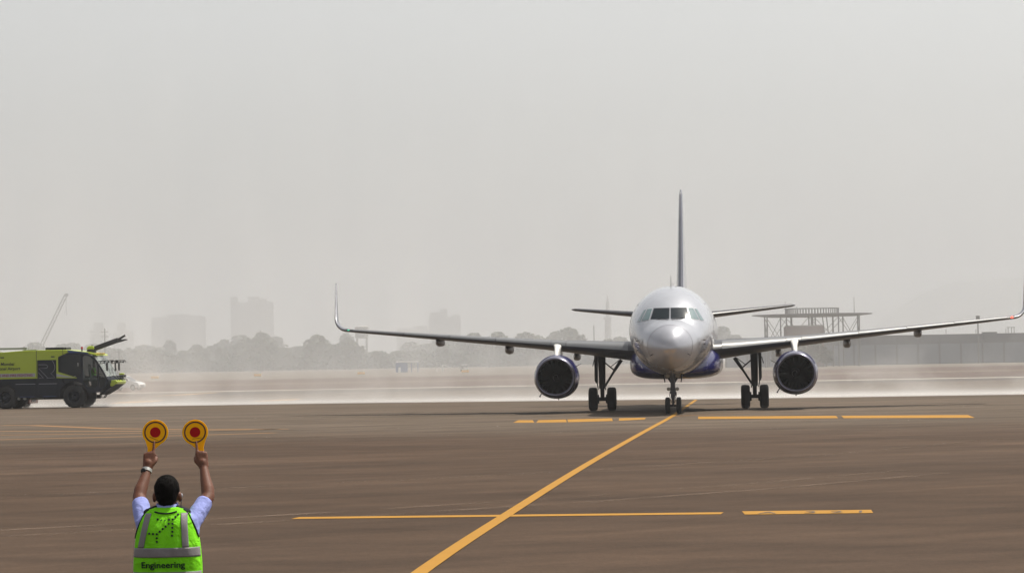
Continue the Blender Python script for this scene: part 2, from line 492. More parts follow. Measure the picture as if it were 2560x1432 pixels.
# hull lines: station, half width, top z, bottom z, z of greatest width
HULL = [(0.0, 0.0, 2.96, 2.96, 2.96), (0.06, 0.26, 3.24, 2.73, 2.97), (0.2, 0.47, 3.47, 2.53, 2.99), (0.5, 0.74, 3.76, 2.29, 3.04), (0.95, 1.01, 4.02, 2.10, 3.13),
        (1.4, 1.21, 4.19, 1.99, 3.25), (1.75, 1.35, 4.30, 1.935, 3.34), (2.0, 1.43, 4.50, 1.90, 3.40), (2.35, 1.53, 4.78, 1.865, 3.49), (2.7, 1.62, 5.02, 1.84, 3.57), (3.3, 1.75, 5.33, 1.805, 3.68),
        (4.2, 1.88, 5.63, 1.775, 3.78), (5.2, 1.95, 5.80, 1.76, 3.82), (6.5, 1.975, 5.88, 1.755, 3.83), (8.0, 1.975, 5.89, 1.755, 3.83), (24.0, 1.975, 5.89, 1.755, 3.83),
        (27.0, 1.90, 5.89, 1.98, 3.95), (30.0, 1.65, 5.87, 2.55, 4.25), (33.0, 1.22, 5.78, 3.35, 4.60), (35.5, 0.75, 5.58, 4.05, 4.85), (37.2, 0.38, 5.35, 4.62, 5.0), (37.57, 0.16, 5.18, 4.86, 5.02)]
def hull(a):
    return smooth_tab(HULL, [a])[0][1:]
def hull_ring(a, n=64, grow=0.0):
    w, zt, zb, zc = hull(a)
    w += grow; zt += grow; zb -= grow
    out = []
    for j in range(n):
        t = 2 * math.pi * j / n
        c, s = math.cos(t), math.sin(t)
        out.append(Vector((w * c, a, zc + (zt - zc if s > 0 else zc - zb) * s)))
    return out
def hull_station(x, z):
    lo, hi = 0.0, 12.0
    for _ in range(48):
        m = (lo + hi) / 2
        w, zt, zb, zc = hull(m)
        h = (zt - zc) if z > zc else (zc - zb)
        ok = h > 1e-6 and w > 1e-6 and (x / w) ** 2 + ((z - zc) / h) ** 2 <= 1
        if ok: hi = m
        else: lo = m
    return hi
def hull_normal(x, z):
    e = 0.01
    a = hull_station(x, z)
    dax = (hull_station(x + e, z) - hull_station(x - e, z)) / (2 * e)
    daz = (hull_station(x, z + e) - hull_station(x, z - e)) / (2 * e)
    return Vector((dax, -1.0, daz)).normalized(), a

RS = 0.93
st = [0.0, 0.012, 0.03, 0.06, 0.1, 0.15, 0.2, 0.28, 0.37, 0.5, 0.65, 0.8, RS]
MB().rings([hull_ring(a) for a in st], caps=True).build('radome', M_radome, AC, 60)
st = [RS + 0.012 + i * 0.1 for i in range(60)] + [7.2, 9, 12, 15, 18, 21, 24] + [25 + i for i in range(13)] + [37.57]
st = sorted(set(round(s, 3) for s in st))
fus = MB().rings([hull_ring(a) for a in st], caps=True).build('fuselage', M_fus, AC, 60)
MB().rings([hull_ring(RS - 0.003, grow=-0.004), hull_ring(RS - 0.001, grow=0.004), hull_ring(RS + 0.017, grow=0.004), hull_ring(RS + 0.019, grow=-0.004)], caps=False).build('radome_seam', M_line, fus, 0)
# indigo belly skin behind the nose, sweeping up aft
def belly_ring(a, lim, n=40):
    w, zt, zb, zc = hull(a)
    out = []
    for j in range(n + 1):
        x = -1 + 2 * j / n
        t = -math.pi / 2 + x * lim
        c, s = math.cos(t), math.sin(t)
        out.append(Vector(((w + 0.006) * c, a, zc + ((zt - zc if s > 0 else zc - zb) + 0.006) * s)))
    return out
bs = [6.2 + i * 0.35 for i in range(60)]
MB().rings([belly_ring(a, 0.42 + 0.95 * (1 - math.exp(-(a - 6.2) / 3.0))) for a in bs], caps=False, closed=False).build('belly_paint', M_blue, fus, 60)

def hull_patch(poly, grow, n=7):
    # poly: 4 corners in (lateral, height), front view
    g = []
    for i in range(n + 1):
        row = []
        for j in range(n + 1):
            u, v = i / n, j / n
            x = (poly[0][0] * (1 - u) + poly[1][0] * u) * (1 - v) + (poly[3][0] * (1 - u) + poly[2][0] * u) * v
            z = (poly[0][1] * (1 - u) + poly[1][1] * u) * (1 - v) + (poly[3][1] * (1 - u) + poly[2][1] * u) * v
            nr, a = hull_normal(x, z)
            row.append(Vector((x, a, z)) + nr * grow)
        g.append(row)
    mb = MB(); N = n + 1
    vs = [p for r in g for p in r]
    mb.add(vs, [(i * N + j, (i + 1) * N + j, (i + 1) * N + j + 1, i * N + j + 1) for i in range(n) for j in range(n)])
    return mb
def shrink(poly, k):
    cx = sum(p[0] for p in poly) / 4; cz = sum(p[1] for p in poly) / 4
    out = []
    for p in poly:
        d = math.hypot(p[0] - cx, p[1] - cz)
        out.append((p[0] + (p[0] - cx) / d * k, p[1] + (p[1] - cz) / d * k))
    return out
panes = [([(-0.72, 4.79), (-0.035, 4.79), (-0.04, 4.29), (-0.86, 4.31)], M_glass_cp), ([(-1.02, 4.77), (-0.80, 4.78), (-0.945, 4.28), (-1.28, 4.24)], M_glass_side),
         ([(-1.19, 4.73), (-1.075, 4.755), (-1.335, 4.22), (-1.50, 4.20)], M_glass_side)]
for s in (1, -1):
    for k, (poly, mt) in enumerate(panes):
        P = [(x * s, z) for x, z in poly]
        fr = hull_patch(shrink(P, 0.030), 0.004).build('window_frame', M_frame if k else M_line, fus, 60)
        hull_patch(P, 0.012).build('windscreen_pane' if k == 0 else 'cockpit_side_pane', mt, fus, 60)
        if k == 0:  # parked wiper
            MB().tube([Vector((x, hull_station(x, z) - 0.05, z)) for x, z in ((s * 0.08, 4.26), (s * 0.25, 4.30), (s * 0.60, 4.33))], 0.012, 6).build('wiper', M_dark, fus)
# static port plates with probes and small square outlines
for s in (1, -1):
    c = (s * 1.30, 3.18)
    hull_patch([(c[0] - 0.075, c[1] + 0.22), (c[0] + 0.075, c[1] + 0.22), (c[0] + 0.075, c[1] - 0.22), (c[0] - 0.075, c[1] - 0.22)], 0.004).build('port_plate_outline', M_line, fus, 60)
    hull_patch([(c[0] - 0.062, c[1] + 0.207), (c[0] + 0.062, c[1] + 0.207), (c[0] + 0.062, c[1] - 0.207), (c[0] - 0.062, c[1] - 0.207)], 0.008).build('port_plate', M_fus, fus, 60)
    hull_patch([(c[0] - 0.02, c[1] + 0.09), (c[0] + 0.02, c[1] + 0.09), (c[0] + 0.02, c[1] - 0.09), (c[0] - 0.02, c[1] - 0.09)], 0.012).build('port_mark', M_line, fus, 60)
    for dz in (0.18, 0.0, -0.22):
        nr, a = hull_normal(s * 1.47, 3.16 + dz); p = Vector((s * 1.47, a, 3.16 + dz))
        MB().tube([p, p + nr * 0.09, p + nr * 0.10 + Vector((-s * 0.02, -0.14, 0.01))], [0.02, 0.018, 0.012], 8).build('air_probe', M_dark, fus)
    nr, a = hull_normal(s * 0.78, 2.72); p = Vector((s * 0.78, a, 2.72))
    MB().tube([p, p + nr * 0.07, p + nr * 0.09 + Vector((s * 0.05, -0.06, -0.03))], [0.02, 0.02, 0.012], 8).build('air_probe', M_dark, fus)
# roof blade aerial
MB().rings([[Vector((dx * k, 5.2 + dy + (0.12 * (1 - k)), z)) for dx, dy in ((0, -0.14 * k), (0.022, 0), (0, 0.16 * k), (-0.022, 0))] for z, k in ((5.72, 1.0), (5.95, 0.75), (6.33, 0.3))]).build('blade_aerial', M_dark, fus, 30)
MB().rings([[Vector((dx * k, 9.5 + dy, z)) for dx, dy in ((0, -0.16 * k), (0.022, 0), (0, 0.16 * k), (-0.022, 0))] for z, k in ((5.85, 1.0), (6.1, 0.5))]).build('blade_aerial', M_fus, fus, 30)

# cabin windows and doors along both sides
def side_pt(s, a, z, g=0.0):
    w, zt, zb, zc = hull(a)
    h = (zt - zc) if z > zc else (zc - zb)
    return Vector((s * ((w + g) * math.sqrt(max(0, 1 - ((z - zc) / h) ** 2))), a, z))
def side_patch(s, a0, a1, z0, z1, g):
    rows = [[side_pt(s, a0 + (a1 - a0) * i / 4, z0 + (z1 - z0) * j / 6, g) for i in range(5)] for j in range(7)]
    return MB().rings(rows, caps=False, closed=False)
for s in (-1, 1):
    for k in range(38):
        a = 7.6 + k * 0.533
        if 13.4 < a < 14.0: continue
        side_patch(s, a - 0.115, a + 0.115, 4.28, 4.60, 0.004).build('cabin_window', M_glass_cp, fus, 60)
    for a0 in (4.55, 28.2):
        side_patch(s, a0, a0 + 0.84, 3.40, 5.02, 0.003).build('door_outline', M_line, fus, 60)
        side_patch(s, a0 + 0.03, a0 + 0.81, 3.43, 4.99, 0.006).build('cabin_door', M_fus, fus, 60)
# belly fairing (indigo)
FA = [(8.6, 0.9, 2.2, 1.80), (9.4, 1.55, 2.7, 1.68), (10.4, 1.98, 3.05, 1.60), (11.6, 2.16, 3.25, 1.56), (14, 2.24, 3.3, 1.53), (18, 2.22, 3.2, 1.53), (20, 1.9, 2.8, 1.62), (22, 1.1, 2.2, 1.76)]
rs = []
for a, w, zt, zb in smooth_tab(FA, [8.6 + i * 0.35 for i in range(39)]):
    ring = []
    for j in range(48):
        t = 2 * math.pi * j / 48; c, s = math.cos(t), math.sin(t)
        e = 0.55 if s < 0 else 0.8
        zc = (zt + zb) / 2 - 0.05
        ring.append(Vector((w * math.copysign(abs(c) ** e, c), a, zc + ((zt - zc) if s > 0 else (zc - zb)) * math.copysign(abs(s) ** e, s))))
    rs.append(ring)
MB().rings(rs).build('belly_fairing', M_blue, AC, 60)

# wings: span station, leading edge station, chord, leading edge height, thickness ratio
def wing_z(y):
    return 2.93 + (y - 1.9) * 0.0905
WST = [(1.2, 10.75, 7.6, 0.145), (1.95, 11.2, 7.0, 0.142), (3.0, 11.8, 6.3, 0.136), (4.5, 12.6, 5.45, 0.128), (6.4, 13.6, 4.35, 0.118), (8.5, 14.65, 3.7, 0.113), (11.0, 15.9, 3.0, 0.11), (13.5, 17.15, 2.35, 0.108), (15.8, 18.3, 1.8, 0.105), (16.8, 18.82, 1.57, 0.10)]
def foil(n=14):
    up = []; lo = []
    for i in range(n + 1):
        x = 0.5 * (1 - math.cos(math.pi * i / n))
        t = 5 * (0.2969 * math.sqrt(x) - 0.126 * x - 0.3516 * x * x + 0.2843 * x ** 3 - 0.1036 * x ** 4)
        cmb = 0.02 * math.sin(math.pi * min(1, x)) * 0.6
        up.append((x, t, cmb)); lo.append((x, -t * 0.92, cmb))
    return up[::-1] + lo[1:-1]
FO = foil()
def wing_ring(s, y, le, ch, tk, z, roll=0.0, twist=0.05, x0=0.0, x1=1.0, grow=0.0):
    out = []
    for x, t, cm in FO:
        xx = min(max(x, x0), x1)
        h = t * tk * ch * (1 + grow)
        zz = h + cm * ch - twist * (xx) * ch + (math.copysign(grow * 0.08, t) if grow else 0)
        # roll turns the thickness direction outwards for the upturned tip
        out.append(Vector((s * (y - zz * math.sin(roll)), le + xx * ch, z + zz * math.cos(roll))))
    return out
def tip_path():
    pts = []
    y0, z0 = 16.8, wing_z(16.8)
    a0 = math.atan(0.0905)
    Rr = 0.68; n = 9; end = R(84)
    for i in range(n + 1):
        t = a0 + (end - a0) * i / n
        pts.append((y0 + Rr * (math.sin(t) - math.sin(a0)), z0 + Rr * (math.cos(a0) - math.cos(t)), t))
    y, z, t = pts[-1]
    for k in (0.5, 1.0, 1.4, 1.7, 1.86):
        pts.append((y + math.cos(t) * k, z + math.sin(t) * k, t))
    return pts
for s in (-1, 1):
    side = 'right hand side of the photo'
    sts = smooth_tab(WST, [1.2 + (16.8 - 1.2) * i / 30 for i in range(31)])
    wing = MB().rings([wing_ring(s, y, le, ch, tk, wing_z(y)) for y, le, ch, tk in sts]).build('wing', M_wing, AC, 50)
    # leading edge slats in four lengths plus one inboard, proud of the wing nose
    for y0, y1 in ((2.25, 5.30), (5.33, 6.05), (6.08, 8.85), (8.9, 11.25), (11.3, 13.65), (13.7, 16.4)):
        rr = []
        for i in range(7):
            y = y0 + (y1 - y0) * i / 6
            _, le, ch, tk = smooth_tab(WST, [y])[0]
            ring = []
            for x, t, cm in FO:
                if x > 0.13 and t > 0: continue
                if x > 0.012 and t <= 0: continue
                h = t * tk * ch
                ring.append((x, h + cm * ch - 0.05 * x * ch, ch, le))
            pts = [Vector((s * y, le + x * c_ - 0.012, wing_z(y) + zz + (0.012 if zz > 0 else -0.008))) for x, zz, c_, le in ring]
            rr.append(pts)
        MB().rings(rr, caps=False, closed=False).build('slat', M_slat, wing, 50)
    # upturned tip
    rr = []
    TP = tip_path(); L0 = len(TP)
    for i, (y, z, t) in enumerate(TP):
        k = i / (L0 - 1)
        h = z - TP[0][1]
        rr.append(wing_ring(s, y, 18.82 + 0.35 * (y - 16.8) + 0.95 * h, max(0.42, 1.55 - 0.48 * h), 0.13 + 0.02 * k, z, t, 0.03))
    shk = MB().rings(rr).build('sharklet', M_tip, wing, 50)
    MB().ellipsoid((s * 16.65, 18.72, wing_z(16.65) + 0.01), (0.07, 0.07, 0.035), 10, 8).build('navigation_light', M_red_lamp if s > 0 else M_green_lamp, wing)
    # flap track fairings
    for y, w, dz in ((5.0, 0.16, 0.20), (8.4, 0.19, 0.25), (11.95, 0.18, 0.23)):
        _, le, ch, tk = smooth_tab(WST, [y])[0]
        te = le + ch; z = wing_z(y) - 0.05 * ch - 0.055 * ch + 0.18
        rr = []
        for a, k in ((-2.4, 0.12), (-2.1, 0.5), (-1.6, 0.85), (-0.9, 1.0), (0.1, 0.9), (0.7, 0.55), (1.1, 0.12)):
            rr.append([Vector((s * y + w * k * math.copysign(abs(math.cos(q)) ** 0.7, math.cos(q)), te + a, z - 0.02 - dz * 0.55 + (dz * k) * math.copysign(abs(math.sin(q)) ** 0.7, math.sin(q)))) for q in [2 * math.pi * j / 20 for j in range(20)]])
        MB().rings(rr).build('flap_track_fairing', M_wing, wing, 60)

    # engine: cowl, lip, inlet, fan, spinner, pylon, strake
    ex, ez, ea = s * 5.72, 1.74, 10.55
    def cowl_ring(a, r, n=48):
        out = []
        for j in range(n):
            t = 2 * math.pi * j / n
            c, d = math.cos(t), math.sin(t)
            k = 1.0 - (0.035 if d < 0 else 0) * d * d      # slightly flat underside
            out.append(Vector((ex + r * c * (1.0 + 0.02 * (d < 0) * (-d)), ea + a, ez + r * d * k)))
        return out
    eng = empty('engine', (0, 0, 0), parent=AC)
    MB().rings([cowl_ring(a, r) for a, r in ((0.30, 0.985), (0.6, 1.04), (1.1, 1.075), (1.8, 1.08), (2.6, 1.03), (3.3, 0.93), (3.7, 0.86), (3.7, 0.82), (3.2, 0.82))], caps=False).build('cowl', M_blue, eng, 50)
    MB().rings([cowl_ring(a, r) for a, r in ((0.32, 0.80), (0.15, 0.805), (0.06, 0.825), (0.015, 0.855), (0.0, 0.885), (0.015, 0.915), (0.06, 0.945), (0.15, 0.968), (0.30, 0.987))], caps=False).build('inlet_lip', M_lip, eng, 60)
    MB().rings([cowl_ring(a, r) for a, r in ((0.32, 0.80), (0.6, 0.815), (1.0, 0.84), (1.35, 0.86))], caps=False).build('inlet_duct', M_inlet, eng, 50)
    bd = MB().rings([cowl_ring(1.5, 0.86), cowl_ring(1.52, 0.02)], caps=True).build('fan_backplate', M_inlet, eng, 30)
    core = MB().lathe([(3.2, 0.62), (3.9, 0.52), (4.5, 0.36), (5.1, 0.12)], 28, (ex, ea, ez), caps=True).build('exhaust_cone', M_gear, eng)
    sp = MB().lathe([(1.0, 0.005), (1.06, 0.07), (1.18, 0.16), (1.32, 0.24), (1.46, 0.28)], 28, (ex, ea, ez), caps=True).build('spinner', M_fan, eng, 60)
    tt = [(0.06 + 0.13 * i / 12, 4.2 * i / 12) for i in range(13)]
    MB().tube([Vector((ex + r * math.cos(q), ea + 1.0 + 0.9 * r * r * 4.2 + 0.03, ez + r * math.sin(q))) for r, q in tt], 0.012, 6).build('spinner_mark', M_mark, sp)
    bl = MB()
    rr = []
    for i in range(6):
        r = 0.22 + 0.62 * i / 5; tw = 0.6 + 0.5 * i / 5; w = 0.09 + 0.02 * i / 5
        rr.append([Vector((q * math.cos(tw), q * math.sin(tw) + o_, r)) for q, o_ in ((-w, 0.0), (0, 0.008), (w, 0.0), (0, -0.008))])
    bl.rings(rr); bme = bl.mesh('fan_blade', 40)
    for k in range(22):
        link_mesh('fan_blade', bme, M_fan, eng, (ex, ea + 1.38, ez), (0, 2 * math.pi * k / 22, 0))
    # pylon: white, bending back up to the wing
    rr = []
    for z, a0, a1, w in ((ez + 0.95, 0.9, 4.6, 0.15), (ez + 1.15, 1.2, 5.2, 0.15), (ez + 1.32, 1.6, 5.6, 0.17), (ez + 1.45, 2.1, 5.8, 0.22), (ez + 1.54, 2.5, 5.9, 0.29), (ez + 1.62, 2.8, 5.9, 0.31)):
        out = []
        for j in range(20):
            t = 2 * math.pi * j / 20
            cx = math.cos(t); m_ = (a0 + a1) / 2; h_ = (a1 - a0) / 2
            out.append(Vector((ex + w * math.copysign(abs(math.sin(t)) ** 0.6, math.sin(t)), ea + m_ + h_ * cx, z)))
        rr.append(out)
    MB().rings(rr).build('pylon', M_pylon, eng, 60)
    # strake on the inboard side, drain mast underneath
    ang = R(28)
    def sp_pt(r, a, da): return Vector((ex - s * r * math.cos(ang + da), ea + a, ez + r * math.sin(ang + da)))
    MB().add([sp_pt(1.03, 0.75, 0.012), sp_pt(1.34, 1.35, 0.004), sp_pt(1.36, 1.75, 0.004), sp_pt(1.05, 1.9, 0.012), sp_pt(1.03, 0.75, -0.012), sp_pt(1.34, 1.35, -0.004), sp_pt(1.36, 1.75, -0.004), sp_pt(1.05, 1.9, -0.012)],
             [(0, 1, 2, 3), (7, 6, 5, 4), (0, 4, 5, 1), (1, 5, 6, 2), (2, 6, 7, 3), (3, 7, 4, 0)]).build('strake', M_blue, eng, 20)
    MB().tube([(ex - 0.74, ea + 2.0, ez - 0.70), (ex - 0.84, ea + 2.02, ez - 0.86), (ex - 0.88, ea + 2.06, ez - 0.93)], [0.035, 0.025, 0.045], 8).build('drain_mast', M_gear, eng)
    MB().tube([(ex + 0.02, ea + 2.2, ez - 1.0), (ex + 0.02, ea + 2.22, ez - 1.10)], 0.03, 8).build('drain_mast', M_gear, eng)

    # main landing gear
    g = empty('main_landing_gear', (s * 3.795, 17.71, 0), parent=AC)
    wz = 0.585
    MB().tube([(0, 0, 0.60), (0, 0, 1.15)], [0.105, 0.105], 16).tube([(0, 0, 1.10), (0, 0, 1.5), (0, 0, 3.0)], [0.16, 0.165, 0.20], 18).build('strut', M_dark, g)
    MB().tube([(-0.34, 0, wz), (0.34, 0, wz)], 0.10, 14).tube([(-0.06, -0.05, 0.62), (0, -0.05, 0.86), (0.06, -0.05, 0.62)], 0.05, 8).build('axle', M_dark, g)
    for dx in (-0.465, 0.465):
        wl = empty('wheel', (dx, 0, wz), parent=g)
        prof = [(-0.215, 0.34), (-0.225, 0.42), (-0.215, 0.50), (-0.17, 0.562), (-0.10, 0.580), (-0.075, 0.574), (-0.06, 0.582), (-0.012, 0.585), (0, 0.577), (0.012, 0.585), (0.06, 0.582), (0.075, 0.574), (0.10, 0.580), (0.17, 0.562), (0.215, 0.50), (0.225, 0.42), (0.215, 0.34)]
        MB().lathe(prof, 40, axis='X').build('tyre', M_tyre, wl, 50)
        MB().lathe([(-0.20, 0.001), (-0.20, 0.12), (-0.14, 0.2), (-0.20, 0.345), (0.20, 0.345), (0.14, 0.2), (0.20, 0.12), (0.20, 0.001)], 32, axis='X').build('rim', M_rim, wl, 40)
        MB().lathe([(-math.copysign(0.30, dx), 0.001), (-math.copysign(0.30, dx), 0.22), (-math.copysign(0.16, dx), 0.25), (-math.copysign(0.16, dx), 0.001)], 24, axis='X').build('brake_pack', M_dark, wl, 40)
    # side stay runs inboard, with lock links
    i_ = -s
    MB().tube([(i_ * 0.14, 0.0, 1.22), (i_ * 0.62, -0.05, 1.98)], [0.055, 0.06], 10).tube([(i_ * 0.60, -0.05, 1.95), (i_ * 0.98, -0.08, 2.52)], [0.075, 0.095], 12).build('side_stay', M_dark, g)
    MB().tube([(i_ * 0.62, -0.06, 2.00), (i_ * 0.12, -0.08, 2.42)], 0.035, 8).tube([(i_ * 0.42, -0.05, 2.16), (i_ * 0.86, -0.05, 2.50)], 0.02, 6).build('lock_link', M_dark, g)
    MB().prism([(-i_ * 0.20, 2.75), (-i_ * 0.36, 2.75), (-i_ * 0.36, 1.52), (-i_ * 0.30, 1.38), (-i_ * 0.22, 1.38)], -0.45, 0.35).build('gear_leg_door', M_dark, g, 20)
    MB().tube([(-i_ * 0.26, 0, 1.42), (-i_ * 0.20, 0, 1.05)], [0.03, 0.02], 6).build('hydraulic_line', M_dark, g)
    MB().tube([(-i_ * 0.38, 0, 2.55), (-i_ * 0.46, 0, 2.22)], [0.02, 0.025], 6).build('hydraulic_line', M_dark, g)
    MB().tube([(i_ * 0.13, 0, 1.25), (i_ * 0.17, 0, 1.02)], 0.025, 6).build('hydraulic_line', M_dark, g)
    MB().tube([(0.0, -0.14, 1.3), (0.0, -0.34, 0.98), (0.0, -0.10, 0.66)], [0.04, 0.045, 0.04], 8).build('torque_link', M_dark, g)

# nose gear
g = empty('nose_landing_gear', (0, 5.07, 0), parent=AC)
MB().tube([(0, 0, 0.36), (0, 0, 0.70)], 0.055, 14).tube([(0, 0, 0.66), (0, 0, 0.78), (0, 0, 1.0), (0, 0, 1.9)], [0.075, 0.11, 0.105, 0.115], 16).build('strut', M_gear, g)
MB().tube([(-0.22, 0, 0.385), (0.22, 0, 0.385)], 0.05, 12).build('axle', M_dark, g)
for dx in (-0.255, 0.255):
    wl = empty('wheel', (dx, 0, 0.385), parent=g)
    MB().lathe([(-0.10, 0.20), (-0.115, 0.28), (-0.10, 0.345), (-0.06, 0.38), (-0.02, 0.384), (0, 0.38), (0.02, 0.384), (0.06, 0.38), (0.10, 0.345), (0.115, 0.28), (0.10, 0.20)], 36, axis='X').build('tyre', M_tyre, wl, 50)
    MB().lathe([(-0.09, 0.001), (-0.09, 0.06), (-0.05, 0.12), (-0.09, 0.205), (0.09, 0.205), (0.05, 0.12), (0.09, 0.06), (0.09, 0.001)], 28, axis='X').build('rim', M_rim, wl, 40)
for s in (-1, 1):
    MB().tube([(s * 0.06, 0, 1.42), (s * 0.34, 0.05, 1.86)], [0.045, 0.055], 10).build('drag_stay', M_dark, g)
    MB().prism([(s * 0.40, 1.92), (s * 0.47, 1.90), (s * 0.385, 1.44), (s * 0.355, 1.46)], 0.15, 0.95).build('gear_door', M_dark, g, 20)
    lp = MB().lathe([(-0.07, 0.075), (-0.05, 0.085), (0.04, 0.07), (0.07, 0.02)], 20, (s * 0.20, -0.06, 1.14), caps=True).build('taxi_light', M_dark, g, 50)
    MB().lathe([(-0.073, 0.001), (-0.076, 0.05), (-0.072, 0.074)], 20, (s * 0.20, -0.06, 1.14)).build('lens', M_lens, lp, 50)
    lp = MB().lathe([(-0.07, 0.10), (-0.05, 0.11), (0.05, 0.08)], 20, (s * 0.235, -0.05, 1.74), caps=True).build('take_off_light', M_dark, g, 50)
    MB().lathe([(-0.072, 0.001), (-0.078, 0.06), (-0.071, 0.098)], 20, (s * 0.235, -0.05, 1.74)).build('lens', M_lens, lp, 50)
MB().tube([(0.02, -0.13, 0.98), (0.04, -0.24, 0.86), (0.0, -0.10, 0.48)], [0.045, 0.06, 0.035], 8).build('torque_link', M_gear, g)
MB().box((0.0, -0.02, 0.98), (0.26, 0.22, 0.12)).box((0.11, -0.1, 0.92), (0.12, 0.14, 0.16)).build('steering_unit', M_gear, g, 20, bevel=0.02)
MB().tube([(-0.10, 0, 1.25), (-0.16, 0, 0.85), (-0.08, 0, 0.5)], 0.015, 6).build('hydraulic_line', M_dark, g)
MB().tube([(0.09, 0, 1.3), (0.14, -0.02, 0.8), (0.07, 0, 0.5)], 0.015, 6).build('hydraulic_line', M_dark, g)

# tail
def slab(name, sts, m, s=0, parent=AC):
    # sts: (span pos vector x,z), le, chord, half thickness
    rr = []
    for x, z, le, ch, th, vert in sts:
        ring = []
        for fx, t, cm in FO:
            h = t * th * 2
            ring.append(Vector((x + (h if vert else 0), le + fx * ch, z + (0 if vert else h))))
        rr.append(ring)
    return MB().rings(rr).build(name, m, parent, 50)
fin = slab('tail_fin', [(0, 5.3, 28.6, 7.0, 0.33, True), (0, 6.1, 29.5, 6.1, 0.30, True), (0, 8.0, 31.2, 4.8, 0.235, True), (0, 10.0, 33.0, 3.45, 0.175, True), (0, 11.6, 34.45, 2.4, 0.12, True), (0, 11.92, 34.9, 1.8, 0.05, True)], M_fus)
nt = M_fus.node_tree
M_fin = bpy.data.materials.new('tail_fin_painted_light'); M_fin.use_nodes = True
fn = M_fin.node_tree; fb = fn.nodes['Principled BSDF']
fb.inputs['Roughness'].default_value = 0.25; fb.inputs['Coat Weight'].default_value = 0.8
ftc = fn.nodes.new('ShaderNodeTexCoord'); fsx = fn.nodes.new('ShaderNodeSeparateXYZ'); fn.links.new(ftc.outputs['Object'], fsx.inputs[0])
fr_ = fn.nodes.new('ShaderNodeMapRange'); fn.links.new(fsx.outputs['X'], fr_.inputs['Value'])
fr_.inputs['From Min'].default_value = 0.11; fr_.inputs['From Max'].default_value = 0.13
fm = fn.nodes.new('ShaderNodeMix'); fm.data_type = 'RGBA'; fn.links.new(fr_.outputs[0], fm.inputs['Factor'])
fm.inputs[6].default_value = (0.022, 0.024, 0.05, 1); fm.inputs[7].default_value = (0.22, 0.22, 0.24, 1)  # shaded left side and sunlit right side of the fin put into its colour
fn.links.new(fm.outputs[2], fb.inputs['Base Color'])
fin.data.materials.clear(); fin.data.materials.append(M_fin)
for s in (-1, 1):
    slab('tailplane', [(s * 0.6, 4.83, 31.6, 4.2, 0.22, False), (s * 1.3, 4.88, 32.1, 3.8, 0.20, False), (s * 6.0, 5.36, 35.0, 1.55, 0.085, False), (s * 6.22, 5.38, 35.3, 1.1, 0.03, False)], M_wing)
# ------------------------------------------------------------------ fire engine
M_lime = mat('fire_engine_lime_paint', (0.36, 0.455, 0.012), 0.35, var=0.04, scale=1.5, coat=0.5)
M_navy = mat('fire_engine_navy_paint', (0.006, 0.010, 0.020), 0.4, var=0.15, scale=2, spec=0.3)
M_slate = mat('fire_engine_slate_paint', (0.009, 0.013, 0.022), 0.6, var=0.12, scale=2, spec=0.2)
M_blue_trim = mat('fire_engine_blue_trim', (0.02, 0.05, 0.17), 0.35, var=0.1)
M_silver = mat('silver_reflective_band', (0.32, 0.32, 0.36), 0.4, var=0.05)
M_black = mat('black_plastic', (0.012, 0.012, 0.013), 0.5, var=0.2)
M_text = mat('black_lettering', (0.015, 0.02, 0.01), 0.5)
M_text_red = mat('dark_red_lettering', (0.20, 0.012, 0.03), 0.5)
M_red = mat('red_beacon_plastic', (0.45, 0.015, 0.02), 0.2, coat=0.8)
M_amber = mat('amber_lamp_plastic', (0.55, 0.40, 0.05), 0.25, coat=0.5)
M_seat = mat('pale_seat_cover', (0.30, 0.38, 0.37), 0.7)
M_whitep = mat('white_plastic', (0.7, 0.7, 0.68), 0.4)
M_tint = mat('tinted_cab_glass', (0.006, 0.011, 0.015), 0.05, alpha=0.86, coat=0.3)
M_clear = mat('clear_cab_glass', (0.02, 0.03, 0.03), 0.04, alpha=0.42, coat=0.3)
M_screen = mat('windscreen_glass', (0.55, 0.62, 0.60), 0.05, alpha=0.35, coat=0.5)
M_alu = mat('roof_aluminium', (0.33, 0.34, 0.33), 0.45, metal=0.5)

def plate(outer, holes, y0, y1):
    # flat plate with openings, given in (x, z), thickness from y0 to y1
    cu = bpy.data.curves.new('plate', 'CURVE'); cu.dimensions = '2D'; cu.fill_mode = 'BOTH'
    cu.extrude = abs(y1 - y0) / 2
    for poly in [outer] + holes:
        sp = cu.splines.new('POLY'); sp.points.add(len(poly) - 1)
        for p, q in zip(sp.points, poly): p.co = (q[0], q[1], 0, 1)
        sp.use_cyclic_u = True
    ob = bpy.data.objects.new('plate', cu); COL.objects.link(ob)
    dg = bpy.context.evaluated_depsgraph_get()
    me = bpy.data.meshes.new_from_object(ob.evaluated_get(dg))
    bpy.data.objects.remove(ob); bpy.data.curves.remove(cu)
    me.materials.clear()
    me.transform(Matrix.Translation((0, (y0 + y1) / 2, 0)) @ Matrix.Rotation(math.pi / 2, 4, 'X'))
    return me
def arc(cx, cz, r, a0, a1, n=14):
    return [(cx + r * math.cos(R(a0 + (a1 - a0) * i / n)), cz + r * math.sin(R(a0 + (a1 - a0) * i / n))) for i in range(n + 1)]
Z = lambda zx, zy: ((zx / 5.507 - 188) / 37.0, (1020 - 800 - zy / 5.507) / 37.0)

TR = empty('fire_engine', (-29.43, 206.29, 0), R(-8), 'lime yellow and navy airport fire engine with a raised roof water cannon', 'fire engine')
